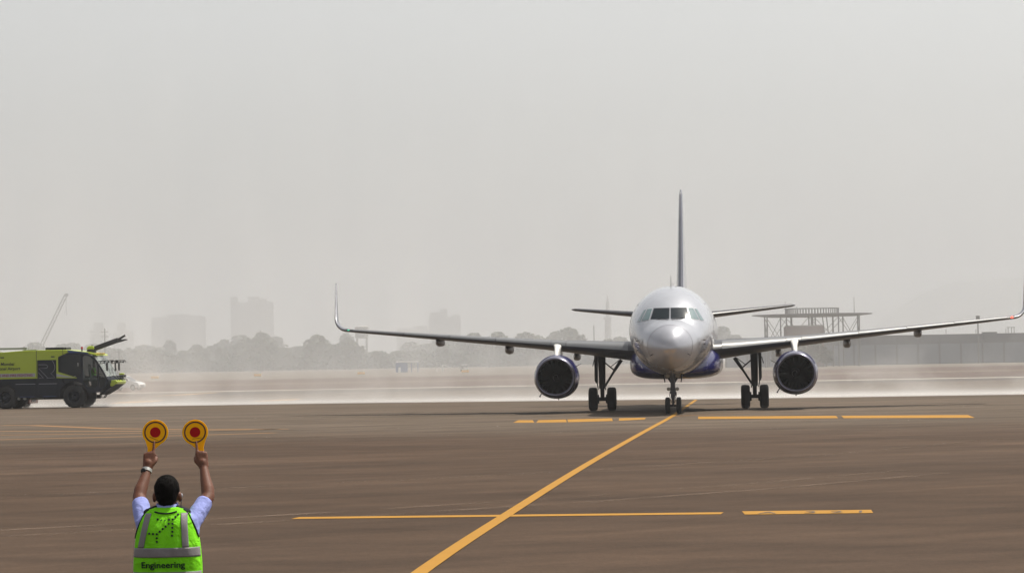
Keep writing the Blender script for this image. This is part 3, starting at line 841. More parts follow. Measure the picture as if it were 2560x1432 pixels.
# upper body
body = MB().prism([(-7.9, 2.0), (-7.9, 3.55), (-7.5, 3.80), (-4.8, 3.83), (-3.4, 3.92), (-0.45, 3.92), (-0.38, 3.72), (-1.05, 3.45), (-1.05, 2.02)], -1.5, 1.5).build('upper_body', M_lime, TR, 20, bevel=0.03)
for y0, y1 in ((-1.512, -1.46), (1.46, 1.512)):
    MB().prism([(-1.06, 2.02), (-1.06, 2.44), (0.24, 2.03), (0.22, 2.0)], y0, y1).build('door_flash', M_lime, TR, 20)
MB().prism([(-1.18, 2.32), (-1.18, 2.13), (-0.55, 2.06), (0.10, 2.05)], -1.518, -1.513).build('silver_flash', M_silver, TR, 0)
MB().prism([(-7.7, 2.14), (-7.7, 2.38), (-2.66, 2.38), (-2.66, 2.14)], -1.512, -1.501).build('silver_band', M_silver, TR, 0)
for x in (-2.56, -0.72):
    MB().box((x, -1.503, 3.0 if x < -1 else 3.75), (0.03, 0.012, 1.84 if x < -1 else 0.36)).build('panel_seam', M_black, TR, 0)
for x in (-4.95, -1.42):
    MB().box((x - 0.0, -1.51, 3.47), (0.26, 0.02, 0.075)).build('side_marker_lamp', M_black, TR, 20, bevel=0.008)
# lower body with wheel openings
def lower(y0, y1):
    o = [(-0.92, 2.02), (-7.6, 2.02), (-7.6, 0.95)] + arc(-6.35, 0.72, 0.98, 168, 90, 6)[:-1] + [(-6.35, 1.72), (-4.8, 1.72)] + arc(-4.8, 0.72, 0.98, 88, 2, 8) + [(-3.8, 0.74), (-1.0, 0.72)] + arc(0, 0.76, 1.02, 178, 128, 6)
    return plate(o, [], y0, y1)
for y0, y1 in ((-1.49, -1.38), (1.38, 1.49)):
    link_mesh('lower_body', lower(y0, y1), M_slate, TR)
MB().box((-3.8, 0, 1.35), (7.4, 2.2, 1.25)).build('chassis_core', M_navy, TR, 20)
for x0, x1 in ((-4.08, -2.62), (-2.46, -1.10)):
    dr = MB().box(((x0 + x1) / 2, -1.497, 1.38), (x1 - x0, 0.02, 1.22)).build('locker_door', M_slate, TR, 20, bevel=0.008)
    MB().box(((x0 + x1) / 2, -1.512, 1.655), (x1 - x0 - 0.08, 0.012, 0.028)).build('locker_trim', M_silver, dr, 0)
    MB().box(((x0 + x1) / 2 + 0.1, -1.508, 0.80), ((x1 - x0) * 0.7, 0.006, 0.03)).build('locker_marking', M_blue_trim, dr, 0)
# panel with the outlined R emblem
pl = MB().box((-1.845, -1.508, 2.635), (1.32, 0.03, 1.24)).build('emblem_panel', M_slate, TR, 20, bevel=0.01)
def stroke(pts, name='emblem_stroke'):
    P = [Z(*p) for p in pts]
    MB().tube([(x, -1.526, z) for x, z in P], 0.011, 6).build(name, M_silver, pl, 60)
stroke([(540, 612), (640, 612), (664, 620), (674, 638), (664, 655), (640, 662), (545, 662), (668, 790)])
stroke([(735, 556), (760, 590), (774, 640), (765, 690), (745, 715), (715, 730), (778, 794), (655, 796)])
stroke([(540, 718), (612, 796), (545, 796)])
# lettering on the near side
for txt, zx, zy, sz, mt, sh in (('Mumbai', 195, 614, 0.30, M_text, 0.25), ('International Airport', 282, 676, 0.29, M_text, 0.1), ('RESCUE AND FIRE FIGHTING', 458, 768, 0.235, M_text_red, 0.0)):
    x, z = Z(zx, zy)
    o = link_mesh('lettering', text_mesh(txt, sz, 'RIGHT', sh, 0.003, bold=0.004), mt, TR, (x, -1.517, z), (math.pi / 2, 0, 0))
# cab sides
apil = [(1.0, 3.60), (1.30, 3.47), (1.52, 3.28), (1.72, 3.03), (1.90, 2.73), (2.10, 2.38), (2.27, 2.06), (2.38, 1.82), (2.30, 1.55), (2.10, 1.27), (1.74, 1.02)]
outer = [(-1.05, 3.44), (-0.38, 3.71), (0.4, 3.70)] + apil + [(1.05, 0.98)] + arc(0, 0.76, 1.04, 12, 128, 14) + [(-0.70, 2.02), (-1.05, 2.02)]
rear_w = [(-0.95, 3.38), (-0.30, 3.58), (0.50, 3.58), (0.50, 2.22), (0.35, 2.10), (0.15, 2.12), (-0.95, 2.44)]
door_w = [(0.66, 3.40), (0.78, 3.50), (1.02, 3.48), (1.24, 3.36), (1.44, 3.18), (1.60, 2.97), (1.66, 2.86), (1.66, 1.45), (1.45, 1.30), (0.95, 1.42), (0.66, 1.80)]
quart_w = [(1.76, 2.78), (1.90, 2.55), (2.08, 2.22), (2.22, 1.92), (2.25, 1.76), (2.12, 1.48), (1.92, 1.32), (1.76, 1.32)]
for y0, y1, nm in ((-1.5, -1.43, 0), (1.43, 1.5, 1)):
    sd = link_mesh('cab_side', plate(outer, [rear_w, door_w, quart_w], y0, y1), M_navy, TR)
    ym = (y0 + y1) / 2
    for nmn, poly, mt in (('rear_side_window', rear_w, M_tint if not nm else M_clear), ('door_window', door_w, M_clear), ('quarter_window', quart_w, M_clear)):
        MB().prism(poly, ym - 0.008, ym + 0.008).build(nmn, mt, sd, 0)
MB().box((0.1, -1.52, 2.14), (0.10, 0.04, 0.03)).build('door_handle', M_silver, TR, 20, bevel=0.01)
MB().tube([(0.31, -1.46, 3.03), (0.32, -1.46, 2.80)], 0.025, 8).build('grab_rail', M_whitep, TR)
# roof of the cab, blue side trim, light bar
MB().prism([(-0.42, 3.72), (-0.42, 3.90), (0.9, 3.74), (1.55, 3.60), (1.62, 3.48), (1.0, 3.60)], -1.40, 1.40).build('cab_roof', M_lime, TR, 20, bevel=0.02)
MB().prism([(-0.42, 3.90), (-0.30, 3.70), (0.4, 3.71), (1.0, 3.61), (1.06, 3.70)], -1.506, -1.41).build('roof_trim', M_blue_trim, TR, 20)
lb = MB().box((1.5, -0.35, 3.62), (0.20, 1.9, 0.09)).build('roof_light_bar', M_amber, TR, 20, bevel=0.02)
for k in range(5):
    MB().lathe([(0.0, 0.07), (0.05, 0.065), (0.05, 0.001)], 14, (1.60, -1.1 + k * 0.38, 3.62), axis='X').build('work_lamp', M_amber, lb, 40)
# windscreen: bowed, from roof to fascia
rr = []
for (u, z) in [(1.34, 3.46), (1.52, 3.28), (1.72, 3.03), (1.90, 2.73), (2.10, 2.38), (2.25, 2.08)]:
    rr.append([Vector((u + 0.02 + 0.30 * (1 - (y / 1.42) ** 2), y, z)) for y in [-1.42 + 2.84 * j / 12 for j in range(13)]])
MB().rings(rr, caps=False, closed=False).build('windscreen', M_screen, TR, 60)
for y in (-0.55, 0.55):
    MB().tube([(2.60, y - 0.3, 2.18), (2.45, y, 2.42), (2.30, y + 0.35, 2.62)], 0.018, 6).build('wiper', M_black, TR)
rr = []
for (u, z, k) in [(2.25, 2.08, 0.30), (2.40, 1.90, 0.30), (2.42, 1.70, 0.28), (2.30, 1.45, 0.25), (2.05, 1.20, 0.2), (1.74, 1.02, 0.1)]:
    rr.append([Vector((u + 0.01 + k * (1 - (y / 1.42) ** 2), y, z)) for y in [-1.42 + 2.84 * j / 12 for j in range(13)]])
MB().rings(rr, caps=False, closed=False).build('front_fascia', M_navy, TR, 40)
MB().box((0.4, 0, 1.22), (2.4, 2.8, 0.08)).build('cab_floor', M_black, TR, 0)
MB().box((-0.98, 0, 2.7), (0.06, 2.8, 1.5)).build('cab_rear_wall', M_black, TR, 0)
MB().prism([(1.75, 1.3), (1.75, 1.95), (2.0, 2.05), (2.2, 1.95), (2.15, 1.3)], -1.3, 1.3).build('dashboard', M_slate, TR, 30)
# bumper, under-run tubes, steps
MB().prism([(2.42, 1.80), (2.80, 1.82), (2.93, 1.74), (2.88, 1.58), (2.55, 1.38), (2.44, 1.44)], -1.18, 1.18).build('front_bumper', M_lime, TR, 20, bevel=0.03)
MB().prism([(2.5, 1.40), (2.82, 1.54), (2.30, 1.16), (1.75, 0.84), (1.70, 0.92)], -1.1, 1.1).build('skid_plate', M_slate, TR, 20)
for y in (-1.1, -0.75):
    MB().tube([(1.72, y, 1.0), (1.68, y, 0.66), (1.98, y, 0.66), (2.22, y, 1.05)], 0.032, 8).build('step_frame', M_black, TR)
for k in range(4):
    y = -1.1 + 0.6 * k
    MB().tube([(2.45, y, 2.02), (2.62, y + 0.1, 2.12), (2.80, y + 0.2, 1.95), (2.86, y + 0.25, 1.80)], 0.028, 7).build('fascia_hose', M_black, TR)
bt = MB().lathe([(1.80, 0.16), (1.95, 0.15), (1.98, 0.09), (2.12, 0.09)], 16, (2.72, 0.55, 0), axis='Z', caps=True).build('bumper_turret', M_black, TR)
MB().tube([(2.62, 0.55, 2.06), (3.02, 0.55, 2.08), (3.06, 0.55, 2.08)], [0.09, 0.075, 0.11], 12).build('turret_nozzle', M_black, bt)
MB().box((2.78, 0.55, 2.22), (0.34, 0.26, 0.12)).build('turret_cover', M_lime, bt, 20, bevel=0.04)
# mirrors on striped arms
for s, u0 in ((-1, 1.72), (1, 1.72)):
    z = 3.12
    a = empty('mirror_assembly', (0, 0, 0), parent=TR)
    arm = MB().tube([(u0, s * 1.46, z - 0.03), (2.35, s * 1.46, z + 0.02), (2.75, s * 1.44, z + 0.02), (2.86, s * 1.42, z - 0.1)], 0.03, 8).tube([(u0 + 0.1, s * 1.46, z - 0.18), (2.35, s * 1.46, z - 0.10), (2.72, s * 1.44, z - 0.08)], 0.022, 8).build('mirror_arm', M_black, a)
    for k in range(7):
        u = 1.85 + k * 0.13
        MB().tube([(u, s * 1.46, z - 0.15), (u + 0.08, s * 1.46, z)], 0.03, 6).build('arm_stripe', M_whitep if k % 2 else M_black, a)
    MB().box((2.34, s * 1.50, z - 0.40), (0.10, 0.24, 0.52)).build('mirror_head', M_black, a, 20, bevel=0.03)
    if s < 0:
        MB().box((2.88, s * 1.40, z - 0.42), (0.07, 0.2, 0.56)).build('mirror_head', M_black, a, 20, bevel=0.03)
        MB().box((3.0, s * 1.42, z - 0.06), (0.2, 0.22, 0.22)).build('mirror_lamp', M_black, a, 20, bevel=0.04)
# roof equipment
MB().box((-1.30, -0.6, 4.0), (1.45, 1.2, 0.20)).build('roof_locker', M_black, TR, 20, bevel=0.03)
MB().box((-0.72, -0.75, 4.02), (0.035, 0.9, 0.19)).build('roof_locker_strap', M_whitep, TR, 0)
ld = empty('roof_ladder', (0, 0, 0), parent=TR)
for y in (-1.05, -0.55):
    MB().box((-5.45, y, 4.06), (4.2, 0.07, 0.13)).build('ladder_rail', M_alu, ld, 20)
for k in range(12):
    MB().box((-7.3 + k * 0.33, -0.8, 4.06), (0.05, 0.43, 0.05)).build('ladder_rung', M_alu, ld, 20)
MB().box((-3.45, -0.8, 4.02), (0.22, 0.7, 0.24)).build('ladder_bracket', M_alu, ld, 20)
MB().box((-3.0, -0.8, 3.95), (0.6, 0.5, 0.06)).build('roof_walkway', M_alu, TR, 0)
bc = MB().lathe([(3.80, 0.05), (3.98, 0.045)], 12, (0.44, -0.9, 0), axis='Z', caps=True).build('beacon', M_black, TR)
MB().lathe([(3.96, 0.075), (4.04, 0.085), (4.10, 0.07), (4.12, 0.01)], 14, (0.44, -0.9, 0), axis='Z', caps=True).build('beacon_dome', M_red, bc)
tu = empty('roof_water_cannon', (0, 0, 0), parent=TR)
MB().prism([(0.60, 3.92), (0.66, 4.08), (0.80, 4.16), (1.10, 4.13), (1.18, 4.0), (1.10, 3.90)], -0.45, 0.05).build('cannon_housing', M_lime, tu, 20, bevel=0.04)
MB().lathe([(3.70, 0.34), (3.92, 0.30), (3.94, 0.01)], 20, (0.9, -0.2, 0), axis='Z', caps=True).build('cannon_base', M_black, tu)
MB().box((0.98, -0.2, 4.18), (0.14, 0.12, 0.05)).build('cannon_cap', M_black, tu, 0)
p0 = Vector((1.12, -0.2, 3.96)); p1 = Vector((2.78, -0.2, 4.52)); d = (p1 - p0).normalized()
MB().bar(p0, p1, 0.36, 0.30).bar(p0 + Vector((0.1, 0.13, -0.05)), p0 + d * 1.0 + Vector((0.05, 0.13, -0.06)), 0.10, 0.10).build('cannon_boom', M_black, tu, 20)
MB().tube([p1 - d * 0.3, p1 + d * 0.12 + Vector((0, 0, 0.05)), p1 + d * 0.46 + Vector((0, 0, 0.13)), p1 + d * 0.50 + Vector((0, 0, 0.14))], [0.09, 0.085, 0.07, 0.10], 10).build('cannon_nozzle', M_black, tu)
MB().tube([p1 - d * 0.3 + Vector((0, 0.1, -0.08)), p1 + d * 0.2 + Vector((0, 0.1, -0.11)), p1 + d * 0.50 + Vector((0, 0.1, -0.15)), p1 + d * 0.66 + Vector((0, 0.1, -0.20))], [0.07, 0.085, 0.05, 0.02], 10).build('piercing_nozzle', M_black, tu)
MB().tube([p0 + Vector((0, -0.12, -0.08)), p0 + d * 0.7 + Vector((0, -0.13, -0.06)), p1 - d * 0.2 + Vector((0, -0.12, -0.02))], 0.025, 6).build('boom_hose', M_black, tu)
# wheels on three axles
def truck_wheel(x, s):
    w = empty('wheel', (x, s * 1.18, 0.78), parent=TR)
    prof = [(-0.27, 0.42), (-0.30, 0.55), (-0.28, 0.69), (-0.22, 0.765), (-0.12, 0.78), (0.12, 0.78), (0.22, 0.765), (0.28, 0.69), (0.30, 0.55), (0.27, 0.42)]
    MB().lathe(prof, 40, axis='Y').build('tyre', M_tyre, w, 45)
    MB().lathe([(s * 0.10, 0.001), (s * 0.20, 0.14), (s * 0.16, 0.2), (s * 0.06, 0.36), (s * 0.26, 0.43), (-s * 0.2, 0.43), (-s * 0.2, 0.001)], 30, axis='Y').build('rim', M_navy, w, 40)
    for k in range(10):
        t = 2 * math.pi * k / 10
        MB().tube([(0.17 * math.cos(t), s * 0.14, 0.17 * math.sin(t)), (0.17 * math.cos(t), s * 0.21, 0.17 * math.sin(t))], 0.018, 6).build('wheel_nut', M_dark, w, 0)
    for k in range(36):
        t = 2 * math.pi * k / 36
        MB().box((0, 0, 0), (0.05, 0.22, 0.03)).build('tread_block', M_tyre, w, 0, loc=(0.785 * math.cos(t), 0.12 if k % 2 else -0.12, 0.785 * math.sin(t)), rot=(0, math.pi / 2 - t, 0))
for x in (0, -4.8, -6.35):
    for s in (-1, 1): truck_wheel(x, s)
MB().tube([(-3.2, -0.9, 0.66), (-2.3, -0.9, 0.66)], 0.07, 10).build('underbody_pipe', M_alu, TR)
for x in (-3.9, -3.5): MB().lathe([(-1.3, 0.09), (-1.15, 0.1)], 12, (x, 0, 0.68), axis='Y', caps=True).build('underbody_valve', M_alu, TR)
for y in (-0.5, 0.5): MB().box((-3.0, y, 0.72), (8.6, 0.12, 0.26)).build('chassis_rail', M_black, TR, 0)
for x in (0, -4.8, -6.35): MB().tube([(x, -1.0, 0.78), (x, 1.0, 0.78)], 0.13, 10).build('axle', M_black, TR)
# seats and wheel in the cab
for x, y in ((0.72, -0.95), (0.72, 0.9), (1.05, -0.15)):
    st_ = empty('cab_seat', (0, 0, 0), parent=TR)
    MB().box((x, y, 1.92), (0.50, 0.48, 0.14)).build('seat_cushion', M_seat, st_, 20, bevel=0.04)
    MB().box((x - 0.24, y, 2.30), (0.12, 0.46, 0.66), Matrix.Rotation(-0.12, 3, 'Y')).build('seat_back', M_seat, st_, 20, bevel=0.04)
    MB().box((x - 0.30, y, 2.80), (0.10, 0.28, 0.26)).build('head_rest', M_seat, st_, 20, bevel=0.04)
    MB().box((x, y, 1.55), (0.3, 0.3, 0.62)).build('seat_base', M_black, st_, 20)
MB().tube([(1.58 + 0.08 * math.sin(t), -0.15 + 0.22 * math.cos(t), 2.12 + 0.20 * math.sin(t)) for t in [2 * math.pi * k / 20 for k in range(21)]], 0.016, 6).tube([(1.58, -0.15, 2.12), (1.8, -0.15, 1.9)], 0.03, 6).build('steering_wheel', M_black, TR)
# ------------------------------------------------------------------ people
def skin_mat(name, col):
    m = mat(name, col, 0.58, var=0.22, scale=16, bump=0.15, bscale=140, spec=0.35)
    b = m.node_tree.nodes['Principled BSDF']
    b.inputs['Subsurface Weight'].default_value = 0.15
    b.inputs['Subsurface Radius'].default_value = (0.02, 0.008, 0.004)
    return m
M_skin = skin_mat('brown_skin', (0.118, 0.044, 0.024))
M_skin2 = skin_mat('driver_skin', (0.17, 0.08, 0.05))
M_hair = mat('black_hair', (0.0035, 0.003, 0.0027), 0.7, var=0.5, scale=60, bump=0.35, bscale=260, stretch=(1, 1, 0.25), spec=0.06)
def cloth_mat(name, col, rough=0.8, trans=0.0, fold=0.35, fscale=7.0):
    m = mat(name, col, rough, var=0.06, scale=9, spec=0.2)
    nt = m.node_tree; b = nt.nodes['Principled BSDF']
    tc = nt.nodes.new('ShaderNodeTexCoord')
    n = nt.nodes.new('ShaderNodeTexNoise'); n.inputs['Scale'].default_value = fscale; n.inputs['Detail'].default_value = 3; n.inputs['Distortion'].default_value = 0.6
    w = nt.nodes.new('ShaderNodeTexNoise'); w.inputs['Scale'].default_value = 420
    nt.links.new(tc.outputs['Object'], n.inputs['Vector']); nt.links.new(tc.outputs['Object'], w.inputs['Vector'])
    ad = nt.nodes.new('ShaderNodeMath'); ad.operation = 'MULTIPLY_ADD'; ad.inputs[1].default_value = 0.06
    nt.links.new(w.outputs['Fac'], ad.inputs[0]); nt.links.new(n.outputs['Fac'], ad.inputs[2])
    bp = nt.nodes.new('ShaderNodeBump'); bp.inputs['Strength'].default_value = fold; bp.inputs['Distance'].default_value = 0.03
    nt.links.new(ad.outputs[0], bp.inputs['Height']); nt.links.new(bp.outputs['Normal'], b.inputs['Normal'])
    if trans:
        col_s = b.inputs['Base Color'].links[0].from_socket
        tr = nt.nodes.new('ShaderNodeBsdfTranslucent'); nt.links.new(col_s, tr.inputs['Color'])
        mx = nt.nodes.new('ShaderNodeMixShader'); mx.inputs[0].default_value = trans
        out = nt.nodes['Material Output']
        nt.links.new(b.outputs[0], mx.inputs[1]); nt.links.new(tr.outputs[0], mx.inputs[2]); nt.links.new(mx.outputs[0], out.inputs['Surface'])
    return m
M_vest = cloth_mat('hi_vis_green_fabric', (0.22, 0.76, 0.012), 0.7, 0.2, 0.9, 11.0)
M_shirt = cloth_mat('pale_blue_shirt', (0.29, 0.33, 0.68), 0.8, 0.12, 0.5, 16.0)
M_pants = cloth_mat('dark_trousers', (0.02, 0.022, 0.03), 0.85)
M_refl = cloth_mat('grey_reflective_tape', (0.19, 0.18, 0.185), 0.45, 0.0, 0.25, 10.0)
M_pipe = cloth_mat('black_piping', (0.012, 0.014, 0.02), 0.8)
M_shoe = mat('black_shoe_leather', (0.015, 0.015, 0.015), 0.4)
M_eye = mat('eye_white', (0.6, 0.58, 0.55), 0.2)
M_pad_y = cloth_mat('yellow_paddle_plastic', (1.0, 0.545, 0.0), 0.4, 0.42, 0.0)
M_pad_r = cloth_mat('red_paddle_spot', (0.42, 0.004, 0.004), 0.5, 0.3, 0.0)
M_pad_k = mat('dark_paddle_ring', (0.05, 0.008, 0.004), 0.5)

def head_into(b, o, k=1.0):
    o = Vector(o)
    b.ellipsoid(o + Vector((0, 0.004, 0.012)) * k, (0.074 * k, 0.094 * k, 0.106 * k), 24, 16)
    b.ellipsoid(o + Vector((0, 0.040, -0.058)) * k, (0.054 * k, 0.056 * k, 0.056 * k), 18, 12)
    b.ellipsoid(o + Vector((0, 0.100, -0.022)) * k, (0.013 * k, 0.020 * k, 0.024 * k), 12, 8)
    b.ellipsoid(o + Vector((0, 0.088, -0.062)) * k, (0.024 * k, 0.012 * k, 0.010 * k), 12, 8)
    for s in (-1, 1):
        b.ellipsoid(o + Vector((s * 0.081, -0.004, -0.022)) * k, (0.013 * k, 0.020 * k, 0.033 * k), 12, 10)
    b.capsule([o + Vector((0, -0.018, -0.17)) * k, o + Vector((0, -0.006, -0.06)) * k], [0.060 * k, 0.054 * k], 16)

def hand_into(b, wr, kn, inner, f, index_up=True):
    wr = Vector(wr); kn = Vector(kn); w = (kn - wr).normalized(); f = Vector(f)
    f = (f - w * f.dot(w)).normalized(); u = Vector(inner); u = (u - w * u.dot(w) - f * u.dot(f)).normalized()
    L = (kn - wr).length
    for q, (uo, ln) in enumerate(((0.027, 1.0), (0.009, 1.02), (-0.010, 0.97), (-0.027, 0.88))):
        K = wr + w * L * ln + u * uo
        b.capsule([wr + u * uo * 0.55 + w * 0.005, K], [0.019, 0.0135], 12)
        if q == 0 and index_up:
            b.capsule([K, K + w * 0.035 + f * 0.004 - u * 0.004, K + w * 0.060 + f * 0.007 - u * 0.007, K + w * 0.082 + f * 0.010 - u * 0.008], [0.0112, 0.0100, 0.0092, 0.0078], 10)
        else:
            b.capsule([K, K + w * 0.014 + f * 0.030, K - w * 0.008 + f * 0.048, K - w * 0.028 + f * 0.034], [0.0115, 0.0105, 0.0098, 0.0088], 10)
    b.capsule([wr + w * 0.022 + u * 0.022, wr + w * 0.052 + u * 0.044 + f * 0.010, wr + w * 0.078 + u * 0.046 + f * 0.026, wr + w * 0.098 + u * 0.034 + f * 0.040], [0.017, 0.0135, 0.0115, 0.0095], 10)
    b.capsule([wr - w * 0.02, wr + w * 0.03], [0.026, 0.030], 14)

PX, PY = -2.204, 19.24
PE = empty('person', (PX, PY, 0), 0, 'marshaller seen from behind in a green hi-vis vest raising two paddles', 'person')
J = {-1: dict(sh=(-0.145, 0.01, 1.475), el=(-0.203, 0.205, 1.640), wr=(-0.160, 0.335, 1.822), kn=(-0.150, 0.36, 1.915)),
     1: dict(sh=(0.150, 0.01, 1.475), el=(0.238, 0.205, 1.635), wr=(0.200, 0.335, 1.820), kn=(0.182, 0.36, 1.912))}
b = MB()
head_into(b, (0, 0.0, 1.668))
b.capsule([(0, 0, 0.98), (0, -0.005, 1.15), (0, -0.01, 1.32), (0, -0.01, 1.44)], [0.135, 0.130, 0.145, 0.135], 24, 1.0)
b.capsule([(-0.11, 0, 1.46), (0.11, 0, 1.46)], 0.062, 16)
for s in (-1, 1):
    j = J[s]
    b.capsule([j['sh'], Vector(j['sh']).lerp(Vector(j['el']), 0.5), j['el']], [0.044, 0.045, 0.042], 16)
    e, w_ = Vector(j['el']), Vector(j['wr'])
    b.capsule([e, e.lerp(w_, 0.25) + Vector((s * 0.004, 0, 0)), e.lerp(w_, 0.6), w_], [0.042, 0.043, 0.035, 0.0265], 16)
    hand_into(b, j['wr'], j['kn'], (-s, 0, 0), (0, 1, -0.15))
    b.capsule([(s * 0.095, 0, 0.95), (s * 0.105, 0.01, 0.50), (s * 0.11, -0.01, 0.10)], [0.085, 0.058, 0.042], 16)
link_mesh('body', remesh(b, 0.0055, 5), M_skin, PE)
for s in (-1, 1):
    MB().ellipsoid((s * 0.031, 0.088, 1.672), (0.013, 0.010, 0.009), 10, 8).build('eye', M_eye, PE)
# hair: cap with an uneven, slightly tufted surface
hb = MB()
hb.ellipsoid((0, -0.010, 1.696), (0.0795, 0.094, 0.094), 48, 32)
hb.ellipsoid((0, -0.046, 1.650), (0.066, 0.050, 0.058), 32, 20)
hb.ellipsoid((0, -0.050, 1.622), (0.050, 0.036, 0.040), 32, 20)
hme = remesh(hb, 0.005, 3, 'hair')
for v in hme.vertices:
    p = v.co; n_ = Vector((p.x, p.y + 0.012, p.z - 1.68)).normalized()
    v.co = p + n_ * (0.003 * noise.noise(p * 38) + 0.0025 * noise.noise(Vector((p.x * 120, p.y * 120, p.z * 40))))
link_mesh('hair', hme, M_hair, PE)

# vest surface
VT = [(0.98, 0.200, 0.145), (1.08, 0.208, 0.150), (1.17, 0.216, 0.153), (1.26, 0.214, 0.155), (1.34, 0.207, 0.154), (1.40, 0.199, 0.150), (1.44, 0.190, 0.145), (1.48, 0.176, 0.136), (1.51, 0.162, 0.122), (1.535, 0.150, 0.106), (1.555, 0.138, 0.090), (1.572, 0.118, 0.076), (1.585, 0.085, 0.066)]
EXP = 2.7
def vest_fold(x, z):
    return 0.014 * noise.noise(Vector((x * 8, z * 5, 1.3))) + 0.007 * noise.noise(Vector((x * 22, z * 10, 4.1)))
def vest_dims(z):
    r = smooth_tab(VT, [max(0.98, min(1.585, z))])[0]
    flare = 1.0
    return r[1], r[2]
def vest_back(x, z, g=0.0):
    w, d = vest_dims(z)
    t = min(1.0, abs(x) / w)
    return Vector((x, -0.012 - (d + g + vest_fold(x, z)) * (1 - t ** EXP) ** (1 / EXP), z))
rr = []
nz_ = 44
for i in range(nz_ + 1):
    z = 0.98 + (1.585 - 0.98) * i / nz_
    w, d = vest_dims(z); ring = []
    for j in range(72):
        t = 2 * math.pi * j / 72; c, s_ = math.cos(t), math.sin(t)
        x = w * math.copysign(abs(c) ** (2 / EXP), c); y = d * math.copysign(abs(s_) ** (2 / EXP), s_)
        f_ = vest_fold(x, z) * (1 if y < 0 else 0.5)
        nrm = Vector((x, y * 1.4, 0)).normalized()
        ring.append(Vector((x, y - 0.012, z)) + nrm * f_ * abs(nrm.y))
    rr.append(ring)
MB().rings(rr).build('vest', M_vest, PE, 60)
def vest_strip(name, left, right, z0, z1, m, g, n=28, k=6):
    # left/right: functions of z giving the x limits
    mb = MB(); g_ = []
    for i in range(k + 1):
        z = z0 + (z1 - z0) * i / k
        g_.append([vest_back(left(z) + (right(z) - left(z)) * j / n, z, g) for j in range(n + 1)])
    mb.rings(g_, caps=False, closed=False)
    # give the tape a thickness
    o = mb.build(name, m, PE, 60, fix=False)
    sm = o.modifiers.new('t', 'SOLIDIFY'); sm.thickness = 0.003; sm.offset = 0
    return o
full = lambda z: vest_dims(z)[0] * 0.992
vest_strip('reflective_band', lambda z: -full(z), full, 1.277, 1.336, M_refl, 0.004, 48)
vest_strip('reflective_band', lambda z: -full(z), full, 1.10, 1.185, M_refl, 0.004, 48)
lx = lambda z, a, c: a + (c - a) * (1.555 - z) / (1.555 - 1.335)
vest_strip('reflective_brace', lambda z: lx(z, -0.126, -0.176), lambda z: lx(z, -0.088, -0.136), 1.337, 1.55, M_refl, 0.004, 8, 20)
vest_strip('reflective_brace', lambda z: lx(z, 0.096, 0.108), lambda z: lx(z, 0.134, 0.148), 1.337, 1.55, M_refl, 0.004, 8, 20)
for s in (-1, 1):
    MB().tube([vest_back(s * x, z, 0.003) for x, z in ((0.108, 1.572), (0.130, 1.555), (0.145, 1.532), (0.158, 1.505), (0.171, 1.478), (0.183, 1.450), (0.192, 1.420), (0.199, 1.395))], 0.006, 8).build('armhole_piping', M_pipe, PE)
    MB().capsule([(s * 0.070, -0.03, 1.578), (s * 0.125, -0.012, 1.552)], [0.020, 0.024], 10, 1.4).build('shoulder_trim', M_pipe, PE)
MB().tube([vest_back(x, 1.560 - 0.012 * (1 - (x / 0.07) ** 2), 0.004) for x in [-0.07 + 0.14 * i / 10 for i in range(11)]], 0.005, 8).build('neck_piping', M_pipe, PE)
# dotted aircraft emblem
dots = [(340, 944), (373, 950), (405, 953), (440, 948), (475, 946), (498, 925), (520, 904), (440, 983), (412, 1007), (387, 1028), (361, 1051), (336, 1073), (302, 1070), (268, 1066), (336, 1108), (336, 1140), (475, 983), (474, 1018), (474, 1053), (471, 1088)]
for k, (zx, zy) in enumerate(dots):
    px, py = 300 + zx / 3.56, 1030 + zy / 3.56
    x = (px - 414.3) * 0.002513 ; z = 1.336 + (1366 - py) * 0.002513
    c = vest_back(x, z, 0.004); r = 0.0045 if k in (1, 2) else 0.0068
    e_ = 0.004
    tx = (vest_back(x + e_, z, 0.004) - vest_back(x - e_, z, 0.004)).normalized()
    tz = (vest_back(x, z + e_, 0.004) - vest_back(x, z - e_, 0.004)).normalized()
    nn = tx.cross(tz).normalized()
    MB().rings([[c + nn * h + tx * r * math.cos(2 * math.pi * q / 14) + tz * r * math.sin(2 * math.pi * q / 14) for q in range(14)] for h in (-0.002, 0.0015)]).build('emblem_dot', M_pipe, PE, 0)
me = text_mesh('Engineering', 0.0545, 'LEFT', 0.0, 0.0015, 0.98, 0.0006)
wtx = max(v.co.x for v in me.vertices)
for v in me.vertices:
    x = -0.155 + v.co.x * 0.279 / wtx; z = 1.212 + v.co.y
    c = vest_back(x, z, 0.005 + v.co.z); v.co = c
link_mesh('lettering', me, M_pipe, PE)
